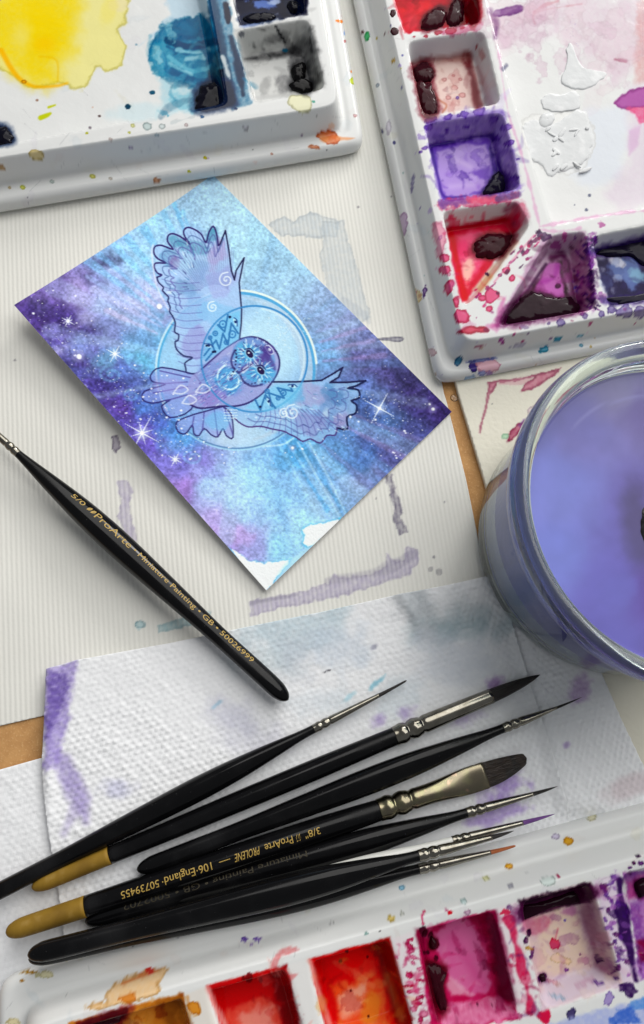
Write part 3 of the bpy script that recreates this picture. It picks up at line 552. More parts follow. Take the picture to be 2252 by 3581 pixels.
    for x, y, r in [(545, 632, 70), (385, 770, 20), (880, 1008, 10), (740, 1100, 70)]:
        c.blob(x, y, 26, 12, hx(176, 216, 240), .8, r, 2, .05); c.blob(x, y, 9, 9, hx(20, 40, 110), .95); c.line([(x - 26 * math.cos(math.radians(r)), y - 26 * math.sin(math.radians(r))), (x + 8, y - 8), (x + 26 * math.cos(math.radians(r)), y + 26 * math.sin(math.radians(r)))], 3, hx(28, 70, 150), .9)
    for x, y in [(512, 604), (375, 772), (690, 1132), (412, 808), (425, 806)]: c.blob(x, y, 8, 8, hx(16, 26, 80), .95)
    for x, y, r in [(410, 545, 34), (490, 385, 46), (880, 1165, 48), (830, 1170, 30)]:
        sp = [(x + r * t / 14 * math.cos(t * .8), y + r * t / 14 * math.sin(t * .8)) for t in range(15)]; c.line(sp, 3.2, hx(222, 226, 236), .7, 1)
    for x, y in [(220, 1030), (350, 1025), (270, 1090)]:
        c.line([(x - 40, y + 20), (x, y - 25), (x + 45, y), (x + 10, y + 25), (x - 40, y + 20)], 3.5, hx(206, 206, 228), .75, 1)
    for i in range(40):
        c.blob(480 + 9 * (i % 9) + R.uniform(-3, 3), 1150 + 16 * (i // 9), 4, 3, hx(214, 230, 244), .7); c.blob(R.uniform(600, 850), R.uniform(1170, 1215), 4, 3, hx(206, 214, 236), .5)
    c.use(None); c.lw = 1
    # stars
    R = random.Random(8); regions = [((50, 680), (300, 900), 50), ((250, 850), (460, 1080), 60), ((420, 1030), (760, 1090), 26), ((760, 900), (1000, 1080), 46), ((330, 870), (440, 1000), 24)]
    for a, b, n in regions:
        for _ in range(n):
            x, y = R.uniform(a[0], b[0]), R.uniform(a[1], b[1]); r = .9 + 2.2 * R.random() ** 3; c.blob(x, y, r, r * .8, hx(236, 230, 250), .85, 0, .8, 0)
    for _ in range(520):
        t = R.random(); x, y = (60 + 400 * t + R.gauss(0, 40), 735 + 330 * t + R.gauss(0, 34)) if R.random() < .72 else (R.gauss(900, 60), R.gauss(970, 50))
        c.blob(x, y, 1.0, .9, hx(222, 218, 246) if R.random() < .7 else hx(40, 30, 92), R.uniform(.4, .9), 0, .7, 0)
    for x, y, r in [(334, 1018, 46), (892, 960, 40), (270, 832, 22), (412, 1080, 18), (160, 755, 16)]:
        c.blob(x, y, r * .34, r * .34, hx(196, 206, 246), .5, 0, 8, 0); c.blob(x, y, r * .1, r * .1, hx(252, 252, 255), 1, 0, 1.5, 0)
        for i in range(8 if r != 40 else 4):
            a = i / (8 if r != 40 else 4) * 2 * math.pi + .5; q = r * (1 if i % 2 == 0 or r == 40 else .6); c.line([(x, y), (x + q * math.cos(a), y + q * math.sin(a))], [1.6, .4], hx(240, 240, 255), .75, .7, 0)
    for x, y, r in [(375, 720, 6), (1018, 962, 4), (1010, 950, 2.5), (688, 1053, 3), (186, 838, 6)]:
        c.blob(x, y, r * 2.6, r * 2.6, hx(160, 150, 205), .35, 0, 4); c.blob(x, y, r, r, hx(238, 234, 240), .9)
    # unpainted corners with dried cyan edges
    cy_ = hx(70, 178, 228)
    for q in ([(536, 1284), (560, 1302), (585, 1318), (625, 1322), (668, 1316), (690, 1312), (664, 1345), (640, 1380), (626, 1400), (600, 1390)], [(706, 1245), (732, 1232), (762, 1226), (800, 1218), (806, 1226), (760, 1268), (742, 1282), (722, 1290), (708, 1278), (714, 1258)]):
        c.poly(q, cy_, .75, 3, 5, 10, seed=3); A = np.array(q); m = A.mean(0); c.poly([tuple(m + (p - m) * .9) for p in A], hx(226, 228, 238), .97, 1.5, 5, 10, seed=3)
    c.line([(640, 1390), (668, 1345), (700, 1320), (760, 1275)], [3, 10, 14, 8], hx(170, 212, 240), .6, 5)
    lm_ = c.c.mean(1, keepdims=True); return np.clip(((lm_ - .5) * 1.2 + .55 + (c.c - lm_) * .98) * np.array([.985, 1.02, .985]), 0, 1)
Tc, Lc, Bc, Rc = U(500, 410, 1.2), U(33, 717, 9.5), U(626, 1388, 3.0), U(1062, 968, 1.6)
nu, nv = 340, 480
s_, t_ = np.meshgrid(np.linspace(0, 1, nu), np.linspace(0, 1, nv), indexing='ij')
P = ((1 - s_) * (1 - t_))[..., None] * Tc + (s_ * (1 - t_))[..., None] * Lc + (s_ * t_)[..., None] * Bc + ((1 - s_) * t_)[..., None] * Rc
P[..., 2] = 1.1 + .5 * t_ * (1 - s_) + (s_ ** 1.7) * (8.4 * (1 - t_) ** .9 + 1.9 * t_ ** 2)
px, py = proj(P[..., 0], P[..., 1], P[..., 2])
V = P.reshape(-1, 3); F = grid_faces(nu, nv)[:, ::-1]; cl = paint_card(px.ravel(), py.ravel(), V)
base = V.mean(0) * [1, 1, 0]
card = thing('painted_card', 'small card painted with a flying blue owl before a moon in a violet starry sky', 'painting', base)
new_obj('painted_face', mesh_np('painted_face', V - base, F, cl), card, M_card)
E_ = np.concatenate([np.arange(nv), np.arange(nu)[1:] * nv + nv - 1, (nu - 1) * nv + np.arange(nv)[::-1][1:], np.arange(nu)[::-1][1:-1] * nv])
top = V[E_] - base - [0, 0, .02]; bot = top - [0, 0, .42]; k = len(E_); i = np.arange(k); j = (i + 1) % k
rimF = np.stack([i, j, j + k, i + k], 1)
M_cardedge = mat('card_stock_edge', L3(232, 228, 236), rough=.9)
b_ = (V - base - [0, 0, .44])
step_i = np.arange(0, nu, 1)
new_obj('card_stock', mesh_np('card_stock', np.concatenate([top, bot, b_]), [rimF, grid_faces(nu, nv) + 2 * k]), card, M_cardedge)

# ------------------------------------------------------------------ ceramic palettes
ZF, ZR = 7.5, 18.5
def palette(name, label, outer, zedge, ang, wells, paintfn, w1=6.0, run=5.0, cell=.4, kc=3.0, group=None, wellnames=None):
    P = UP(outer, zedge); a = math.radians(ang); ca, sa = math.cos(a), math.sin(a)
    u = P[:, 0] * ca + P[:, 1] * sa; v = -P[:, 0] * sa + P[:, 1] * ca
    gu = np.arange(u.min() - cell, u.max() + 2 * cell, cell); gv = np.arange(v.min() - cell, v.max() + 2 * cell, cell)
    Ug, Vg = np.meshgrid(gu, gv, indexing='ij'); X = Ug * ca - Vg * sa; Y = Ug * sa + Vg * ca
    sd = lambda X, Y: sd_convex(X, Y, P, kc)
    d = sd(X, Y); e = .02; GX = (sd(X + e, Y) - d) / e; GY = (sd(X, Y + e) - d) / e; g = np.maximum(np.hypot(GX, GY), .3)
    out = d > -.12 * cell; core = d < -.12 * cell
    for _ in range(2):
        dd = sd(X, Y); X = np.where(out, X - dd * GX / g, X); Y = np.where(out, Y - dd * GY / g, Y)
    d = np.where(out, 0, d); A = np.maximum(-d, 0)
    zl = 3.6; lip = zl + (ZF - zl) * np.sqrt(np.clip(1 - (1 - np.clip(A / 3.2, 0, 1)) ** 2, 0, 1))
    Z = lip - .7 * np.exp(-((A - w1 + .6) / 1.6) ** 2) + (ZR - ZF) * (.35 * sstep(w1, w1 + run, A) + .65 * np.clip((A - w1 - .8) / (run - 1.6), 0, 1) ** .9)
    Z = np.minimum(Z, ZR) - .12 * np.exp(-((A - w1 - run) / .8) ** 2)
    wid = np.zeros(X.shape, int)
    for k, w in enumerate(wells):
        Wp = UP(w['poly'], ZR); s = sd_convex(X, Y, Wp, w.get('k', 1.6)); s = np.maximum(s, d + w1 + run + 3)
        t = np.clip(-s / w.get('run', 3.2), 0, 1); t = t * t * (3 - 2 * t) * .55 + t * .45
        dep = w['depth']; floor = .35 * (fbm(X, Y, 14, k + 3, 2) - .5) * sstep(.9, 1, t)
        Z = np.where(s < 0, np.minimum(Z, ZR - dep * t + floor - .25 * sstep(0, .8, -s)), Z - .22 * np.exp(-(np.maximum(s, 0) / .7) ** 2) * (Z > ZR - 1))
        wid = np.where((s < .9) & (wid == 0), k + 1, wid)
    px, py = proj(X, Y, Z); cl = np.clip(paintfn(Canvas(px, py, hx(230, 231, 230))).c, 0, 1); lm_ = cl.mean(1, keepdims=True); cl = np.clip(lm_ ** 1.18 * .985 + (cl - lm_) * 1.16, 0, 1)
    V = np.stack([X.ravel(), Y.ravel(), Z.ravel()], 1); F = grid_faces(*X.shape); F = F[core.ravel()[F].any(1)]
    base = np.array([*P.mean(0), 0.6])
    root = thing(name, label, 'palette', base, group)
    fw = wid.ravel()[F].min(1)
    def sub(mask, extra=None): return compact(V - base, F[mask], cl)
    # body: top skin of rims plus a rolled under-edge
    Vb, Fb, cb = sub(fw == 0)
    E = np.concatenate([F[:, [0, 1]], F[:, [1, 2]], F[:, [2, 3]], F[:, [3, 0]]]); key = np.sort(E, 1)
    _, idx, cnt = np.unique(key, axis=0, return_index=True, return_counts=True); B = E[idx[cnt == 1]]
    bv = np.unique(B); mp = {q: i for i, q in enumerate(bv)}; ring = [V[bv] - base]
    gxv, gyv = GX.ravel()[bv], GY.ravel()[bv]; gl = np.hypot(gxv, gyv)
    for inw, zz in ((.25, 2.4), (.9, 1.5), (2.4, .75), (4.5, .2)):
        r = ring[0].copy(); r[:, 0] -= gxv / gl * inw; r[:, 1] -= gyv / gl * inw; r[:, 2] = zz - base[2]; ring.append(r)
    n0 = len(Vb); nb = len(bv); Bi = np.array([[mp[q[0]], mp[q[1]]] for q in B]); Fsk = []
    for k in range(4): Fsk.append(np.stack([Bi[:, 1] + k * nb, Bi[:, 0] + k * nb, Bi[:, 0] + (k + 1) * nb, Bi[:, 1] + (k + 1) * nb], 1) + n0)
    ringc = np.tile(hx(230, 231, 230), (5 * nb, 1)); ringc[:nb] = cl[bv]
    new_obj('body', mesh_np('body', np.concatenate([Vb] + ring), np.concatenate([Fb] + Fsk), np.concatenate([cb, ringc])), root, M_ceramic)
    objs = []
    for k, w in enumerate(wells):
        if not (fw == k + 1).any(): objs.append(root); continue
        Vw, Fw, cw = sub(fw == k + 1)
        objs.append(new_obj(w.get('name', 'paint_well'), mesh_np('paint_well', Vw, Fw, cw), root, M_well))
        if w.get('label'): objs[-1]['label'] = w['label']
    return root, objs, base
def lump(par, base, pts, z, h, m, name='paint_lump', seed=1, q=None, lab=None, rough=.5):
    "an uneven mound of paint whose outline follows the points (view pixels on the floor it lies on)"
    P = [q(*p) if q else p for p in pts]; P = smooth_path([(*U(p[0], p[1], z)[:2], 0) for p in P], 9, True); P = np.array(P)[:, :2]
    h *= .55; rough *= .55; c = P.mean(0); wh_ = m is M_white_p; h *= .5 if wh_ else 1; P = c + (P - c) * (1 + (.22 if wh_ else .5) * (fbm(P[:, 0:1] + 90, P[:, 1:2] + 40, 2.2, seed + 7, 3) - .5)); n = len(P); rings = [1.0, .97, .92, .85, .77, .68, .58, .48, .38, .28, .18, .08]; V = []; prof = [-.35, .12, .3, .5, .66, .78, .87, .93, .97, 1, 1, 1]
    for r, p in zip(rings, prof):
        Q = c + (P - c) * r; nz = fbm(Q[:, 0] + 50, Q[:, 1] + 50, 3.6, seed, 2)
        V.append(np.c_[Q, z + h * p * (1 - rough + rough * 2 * nz) if p > 0 else np.full(n, z - .35)])
    V.append([[c[0], c[1], z + h * (.75 + .4 * rough)]])
    V = np.concatenate(V) - base; i = np.arange(n); j = (i + 1) % n
    F4 = np.concatenate([np.stack([i + k * n, j + k * n, j + (k + 1) * n, i + (k + 1) * n], 1) for k in range(len(rings) - 1)])
    F3 = np.stack([i + (len(rings) - 1) * n, j + (len(rings) - 1) * n, np.full(n, len(V) - 1)], 1)
    a2 = ((P[:, 0] * np.roll(P[:, 1], -1) - np.roll(P[:, 0], -1) * P[:, 1]).sum())
    if a2 < 0: F4 = F4[:, ::-1]; F3 = F3[:, ::-1]
    o = new_obj(name, mesh_np(name, V, [F4, F3]), par, m)
    if lab: o['label'] = lab
    return o
def oval(x, y, rx, ry, rot=0, n=10, seed=1, j=.15):
    R = random.Random(seed); c, s = math.cos(math.radians(rot)), math.sin(math.radians(rot)); out = []
    for i in range(n):
        a = i / n * 2 * math.pi; k = 1 + R.uniform(-j, j); u, v = rx * k * math.cos(a), ry * k * math.sin(a); out.append((x + u * c - v * s, y + u * s + v * c))
    return out

HALO = {'t1': [(Q1, [(800, 380), (830, 345), (880, 330), (935, 350), (948, 420), (900, 440), (840, 452), (800, 440)], (20, 40, 80), 1.0),
               (Q1, [(-60, 520), (20, 518), (52, 560), (40, 585), (-10, 592), (-60, 590)], (20, 40, 80), 1.0),
               (Q1, oval(1218, 300, 34, 42, 10, seed=4), (50, 50, 54), 1.0),
               (Q1, oval(1230, 350, 48, 32, 10, seed=7), (50, 50, 54), 1.0),
               (Q1, oval(1060, 75, 70, 20, -5, seed=4), (20, 40, 80), 1.0),
               (Q1, oval(1200, 28, 32, 24, 10, seed=9), (20, 40, 80), 1.0)],
        't2': [(Q2, [(395, 130), (410, 80), (470, 35), (515, 40), (520, 90), (480, 140), (420, 152)], (120, 24, 44), 1.0),
               (Q2, oval(570, 60, 45, 70, 10, seed=3), (120, 24, 44), 1.0),
               (Q2, oval(655, 50, 32, 66, 0, seed=5), (150, 12, 30), 1.0),
               (Q2, oval(402, 365, 48, 52, 0, seed=2), (120, 24, 44), 1.0),
               (Q2, [(375, 420), (430, 410), (460, 470), (478, 530), (465, 578), (410, 582), (385, 520)], (120, 24, 44), 1.0),
               (Q2, [(700, 975), (730, 920), (760, 880), (800, 868), (822, 900), (815, 960), (770, 972)], (70, 40, 130), 1.0),
               (Q2, [(655, 1260), (672, 1215), (720, 1180), (770, 1182), (830, 1180), (850, 1200), (800, 1280), (740, 1295), (690, 1290)], (120, 24, 44), 1.0),
               (Q2, [(815, 1612), (880, 1515), (960, 1470), (1060, 1500), (1150, 1500), (1168, 1572), (1000, 1605), (880, 1630)], (110, 30, 90), 1.0),
               (Q2, [(1270, 1260), (1400, 1230), (1540, 1200), (1600, 1300), (1520, 1340), (1450, 1290), (1340, 1290)], (70, 40, 130), 1.0),
               (Q2, [(1335, 1500), (1450, 1490), (1600, 1460), (1640, 1500), (1400, 1530)], (70, 40, 130), 1.0)],
        't3': [(Q5, [(370, 850), (430, 825), (540, 790), (560, 800), (520, 850), (430, 880), (380, 880)], (120, 24, 44), 1.0),
               (Q6, [(595, 565), (640, 575), (678, 600), (665, 660), (680, 740), (650, 775), (615, 700), (600, 620)], (120, 24, 44), 1.0),
               (Q6, oval(622, 482, 18, 26, 0, seed=3), (120, 24, 44), 1.0),
               (Q6, [(1000, 330), (1100, 300), (1280, 250), (1290, 295), (1150, 325), (1060, 355), (1005, 380)], (110, 30, 90), 1.0),
               (Q6, oval(1085, 628, 13, 18, 0, seed=8), (110, 30, 90), 1.0),
               (Q6, oval(1505, 250, 30, 40, 0, seed=8), (110, 30, 90), 1.0)]}
def halos(c, name, col, a=.75):
    "pigment bled out of the lumps that lie in a palette"
    for q, pts, k, gr in HALO[name]:
        c.use(q); A = np.array(pts, float); m = A.mean(0)
        c.poly([tuple(m + (p - m) * (1.3 * gr)) for p in A], hx(*k), .55, 7, 7, 14, tex=.3, smooth=3); c.poly([tuple(m + (p - m) * (1.1 * gr)) for p in A], hx(*(np.array(k) * .6)), .7, 4, 4, 10, tex=.2, smooth=3)
    c.use(None); return c
# palette with yellow and teal (upper left)
def paint_t1(c):
    c.use(Q1); w = hx(236, 237, 236)
    c.scratches([(-50, 560), (760, 440), (1000, 420), (1340, 370), (1300, -50), (1420, -50), (1510, 560), (1480, 600), (-50, 860)], 120, 3); c.scratches([(-50, -50), (850, -50), (850, 440), (-50, 570)], 40, 5)
    c.poly([(-40, -40), (480, -40), (520, 60), (480, 130), (522, 190), (480, 280), (440, 290), (400, 280), (350, 360), (290, 365), (270, 340), (120, 360), (70, 320), (-40, 240)], hx(240, 232, 150), .8, 4, 12, 22, .4, smooth=4)
    c.poly([(-40, 40), (60, -40), (300, -40), (310, 80), (290, 200), (240, 260), (230, 340), (150, 358), (90, 335), (40, 280), (10, 220), (-40, 180)], hx(242, 216, 40), .8, 34, 22, 34, .0, smooth=4, tex=.2)
    c.line([(5, 205), (40, 270), (80, 320), (140, 352), (230, 350), (275, 338)], [10, 10, 8, 6, 5, 3], hx(246, 182, 20), .75, 4); c.blob(160, 120, 90, 100, hx(244, 214, 20), .5, 0, 40); c.blob(90, 150, 36, 60, hx(242, 232, 150), .6, 0, 30); c.blob(180, 180, 40, 30, hx(250, 200, 20), .4, 0, 30)
    c.line([(160, 230), (230, 245), (235, 330)], [3, 4, 3], hx(236, 190, 20), .5, 3); c.blob(480, 20, 40, 26, hx(236, 226, 190), .6, 0, 8); c.blob(445, 40, 30, 60, hx(240, 228, 130), .5, 20, 14)
    c.blob(98, 333, 12, 9, hx(226, 160, 20), .7, edge=.5)
    te = hx(24, 118, 158)
    c.poly([(670, -20), (860, -20), (880, 80), (740, 90), (560, 190), (700, 60)], hx(186, 212, 228), .7, 6, 10, 20)
    c.poly([(700, 85), (820, 66), (880, 90), (900, 300), (850, 360), (760, 350), (650, 320), (605, 240), (625, 170), (660, 110)], te, .85, 6, 12, 16, .3, smooth=3, tex=.2)
    c.poly([(640, 180), (700, 140), (690, 300), (640, 320), (608, 260)], hx(90, 176, 200), .5, 6, 8)
    for q, k, a, w_ in [([(680, 165), (760, 190), (880, 170)], (8, 66, 104), .85, 16), ([(680, 190), (760, 220), (800, 190)], (12, 84, 128), .7, 8), ([(690, 230), (780, 290), (870, 270)], (130, 200, 218), .75, 9), ([(700, 150), (800, 150), (870, 130)], (16, 92, 136), .6, 10), ([(720, 205), (800, 215), (850, 200)], (170, 218, 230), .75, 9), ([(760, 240), (830, 230)], (190, 226, 234), .7, 12), ([(690, 260), (780, 305)], (180, 222, 232), .6, 6), ([(810, 180), (860, 240), (870, 300)], (14, 74, 116), .6, 14), ([(700, 290), (800, 330), (860, 320)], (14, 80, 124), .65, 12), ([(740, 100), (800, 130)], (60, 156, 190), .6, 12), ([(660, 220), (680, 290)], (24, 110, 156), .6, 8)]:
        c.line(q, w_, hx(*k), a, 3, warp=5)
    c.poly([(640, 310), (800, 340), (860, 350), (830, 450), (690, 470), (650, 400)], hx(176, 214, 226), .6, 8, 12, 16, tex=.3); c.blob(665, 460, 22, 12, hx(60, 150, 180), .6, 20, 3, .5); c.blob(760, 420, 60, 40, hx(120, 192, 212), .5, 0, 10, .6, tex=.4); c.blob(560, 460, 120, 36, hx(206, 226, 232), .6, -5, 14)
    c.blob(620, 377, 12, 10, hx(10, 84, 112), .95); c.blob(522, 435, 12, 11, hx(4, 60, 84), .95); c.blob(555, 182, 6, 5, hx(120, 160, 180), .7)
    c.poly([(868, 60), (905, 180), (950, 425), (860, 445), (800, 440), (806, 380), (850, 330), (880, 250)], hx(8, 20, 40), .88, 10, 12, 18, tex=.15); c.poly([(700, 80), (860, 70), (880, 150), (760, 170), (690, 160)], hx(14, 92, 132), .55, 8, 8)  # blue-black paint, with the wall's shadow painted into the same dark patch
    c.messy([(620, 120), (880, 80), (900, 420), (660, 420)], [(8, 62, 98), (120, 196, 216), (30, 130, 168), (180, 222, 232)], 60, 6, 26, .55, 3, .65)
    # stained divider
    c.poly([(840, -20), (930, -20), (945, 100), (1010, 330), (1035, 420), (950, 440), (900, 220)], hx(40, 110, 150), .6, 5, 12, 18, tex=.45)
    c.line([(860, -10), (885, 110), (920, 250), (945, 420)], [20, 14, 12, 16], hx(14, 52, 84), .7, 4, warp=10); c.line([(920, 20), (930, 90)], [12, 10], hx(12, 16, 40), .9, 3, warp=5); c.line([(940, 150), (970, 260), (990, 390)], [10, 16, 10], hx(10, 30, 60), .8, 4, warp=12); c.line([(905, 230), (935, 320)], [7, 9], w, .8, 3, warp=4)
    c.blob(985, 140, 12, 12, hx(16, 24, 44), .9); c.line([(990, 320), (1045, 355)], [5, 9], hx(24, 110, 150), .8, 3, warp=5); c.line([(1000, 250), (1025, 400)], [6, 8], hx(222, 226, 228), .8, 3, warp=3)
    # grey well
    c.poly([(950, 130), (1262, 75), (1330, 360), (1035, 420)], hx(190, 190, 188), .45, 6, 8); c.line([(1000, 240), (1120, 225), (1200, 205)], [10, 16, 22], hx(46, 46, 48), .75, 8, warp=14, tex=.3)
    c.poly([(1170, 220), (1260, 120), (1325, 340), (1180, 380)], hx(58, 58, 60), .6, 12, 16, 18, tex=.4); c.blob(1130, 150, 50, 20, hx(90, 90, 92), .5, -15, 8, .5, tex=.4); c.line([(1120, 105), (1165, 180)], 3, hx(30, 30, 34), .8, 2, warp=5); c.blob(1160, 205, 12, 8, hx(20, 90, 120), .8)
    c.blob(1090, 320, 50, 60, hx(216, 216, 214), .7, 0, 14, .4); c.blob(1150, 340, 30, 40, hx(120, 120, 122), .6, 0, 12, .5, tex=.4); c.blob(1080, 350, 18, 40, hx(146, 146, 146), .5, 10, 8, .4); c.line([(1045, 400), (1200, 385), (1290, 370)], 8, hx(190, 190, 190), .5, 4); c.line([(1262, 150), (1270, 210)], 3, hx(36, 36, 40), .7, 2, warp=3)
    c.messy([(960, 130), (1255, 85), (1325, 355), (1040, 410)], [(60, 60, 62), (150, 150, 150), (214, 214, 212), (30, 30, 32)], 46, 5, 20, .45, 4, .5)
    # dark blue well
    c.poly([(960, -30), (1260, -30), (1250, 58), (975, 105)], hx(14, 16, 40), .96, 4, 6, 14); c.blob(1080, 15, 60, 18, hx(120, 150, 220), .85, 0, 6, .5); c.blob(1120, 8, 24, 10, hx(200, 214, 240), .8, 0, 5, .4); c.line([(1040, 62), (1100, 68), (1130, 55)], 5, hx(190, 196, 206), .7, 3, warp=4)
    c.line([(980, 108), (1070, 96)], 5, hx(150, 170, 220), .7, 3, warp=3); c.line([(945, 0), (965, 90)], 8, w, .7, 3)
    # specks and drips
    c.blob(1345, 558, 44, 28, hx(220, 120, 70), .85, 0, 3, .35, .6, tex=.3); c.blob(1320, 565, 20, 16, hx(236, 170, 120), .7, 0, 5); c.line([(1375, 560), (1420, 565), (1460, 560)], [8, 4, 2], hx(232, 160, 110), .7, 2, warp=6); c.blob(1278, 599, 26, 9, hx(226, 150, 110), .75, 5, 2, .3, .6); c.blob(1350, 515, 14, 12, hx(236, 204, 180), .6)
    c.blob(1384, 87, 18, 6, hx(236, 130, 30), .9, 10, 1.5, .3); c.blob(1436, 291, 9, 7, hx(236, 132, 24), .9); c.blob(1439, 328, 16, 15, hx(206, 220, 70), .9, 0, 1.5, .1, .4); c.blob(1408, 128, 8, 16, hx(120, 160, 220), .7, 10); c.blob(1404, 168, 6, 6, hx(214, 130, 130), .6, edge=.5)
    c.line([(165, 480), (190, 470), (205, 462)], [10, 9, 5], hx(196, 204, 30), .9, 2); c.line([(198, 437), (225, 428)], [5, 3], hx(196, 204, 30), .9, 2)
    for x, y, r, k in [(152, 408, 6, (206, 170, 150)), (367, 520, 6, (170, 160, 170)), (405, 473, 6, (130, 110, 110)), (378, 437, 4, (214, 180, 160)), (450, 567, 9, (226, 214, 210)), (504, 572, 3, (40, 44, 80)), (533, 601, 9, (200, 190, 214)), (757, 508, 9, (220, 206, 206)), (638, 735, 17, (222, 166, 130)), (376, 717, 13, (226, 224, 130)), (92, 763, 10, (222, 226, 110)), (770, 698, 8, (222, 228, 80)), (836, 643, 9, (228, 222, 60)), (848, 645, 5, (190, 170, 200)), (148, 630, 28, (224, 206, 150)), (5, 682, 16, (222, 190, 150)), (1228, 548, 6, (170, 150, 180)), (1107, 627, 6, (220, 170, 150)), (1057, 556, 3, (60, 60, 90)), (87, 673, 4, (90, 90, 140)), (113, 806, 3, (60, 60, 70)), (116, 829, 3, (60, 60, 70)), (1276, 415, 7, (110, 200, 180)), (600, 515, 20, (190, 206, 206)), (660, 515, 18, (206, 216, 216)), (540, 512, 12, (232, 232, 170)), (527, 540, 6, (226, 228, 120)), (355, 542, 6, (220, 222, 60)), (822, 475, 8, (60, 120, 170)), (960, 442, 6, (30, 70, 120)), (1290, 470, 3, (60, 60, 60)), (1030, 610, 3, (60, 60, 60)), (1330, 610, 3, (50, 50, 50)), (40, 765, 8, (232, 214, 170)), (210, 740, 10, (214, 226, 222)), (640, 550, 10, (206, 222, 230)), (1220, 425, 50, (236, 234, 196)), (1395, 65, 5, (200, 150, 150)), (1445, 470, 10, (232, 190, 190)), (1000, 520, 14, (226, 222, 226)), (450, 727, 8, (226, 220, 210))]:
        c.blob(x, y, r, r * .75, hx(*k), .8, 20, 1.4, .3, .6 if r > 5 else 0)
    c.blob(1040, 660, 10, 6, hx(226, 210, 206), .6); c.line([(700, 500), (790, 475)], 4, hx(196, 204, 206), .6, 2, warp=6)
    return halos(c, 't1', None)
t1_out = [(-260, 538), (868, 352), (800, -40), (780, -150), (-260, -150)]
mix1 = TQ(Q1, [(-500, 690), (-500, -200), (822, -200), (862, 40), (950, 428), (780, 462), (100, 585)])
wa = TQ(Q1, [(950, 125), (1258, 72), (1330, 362), (1032, 420)]); wb = TQ(Q1, [(905, -160), (1222, -190), (1250, 55), (972, 105)])
T1, W1, b1 = palette('ceramic_palette', 'white ceramic palette with dried yellow wash and teal smears in its mixing area', t1_out, 3.6, -170.5 + 180,
    [dict(poly=mix1, depth=6.5, run=3.4, k=1.6, name='mixing_area', label='mixing area with a yellow wash and teal smears'), dict(poly=wa, depth=10, run=3.6, label='grey stained paint well'), dict(poly=wb, depth=10, run=3.2, label='blue black paint well')], paint_t1, w1=8.0, run=5.0)
zA, zW = ZR - 6.4, ZR - 9.9
lump(W1[0], b1, [(800, 380), (830, 345), (880, 330), (935, 350), (948, 420), (900, 440), (840, 452), (800, 440)], zA, 2.6, M_ink, q=Q1, seed=3)
lump(W1[0], b1, [(-60, 520), (20, 518), (52, 560), (40, 585), (-10, 592), (-60, 590)], zA, 2.4, M_ink, q=Q1, seed=5)
lump(W1[1], b1, oval(1218, 300, 34, 42, 10, seed=4), zW, 2.6, M_soot, q=Q1, seed=6); lump(W1[1], b1, oval(1230, 350, 48, 32, 10, seed=7), zW, 2.2, M_soot, q=Q1, seed=8)
lump(W1[2], b1, oval(1060, 75, 70, 20, -5, seed=4), zW, 2.2, M_ink, q=Q1, seed=9); lump(W1[2], b1, oval(1200, 28, 32, 24, 10, seed=9), zW, 2.4, M_ink, q=Q1, seed=2)

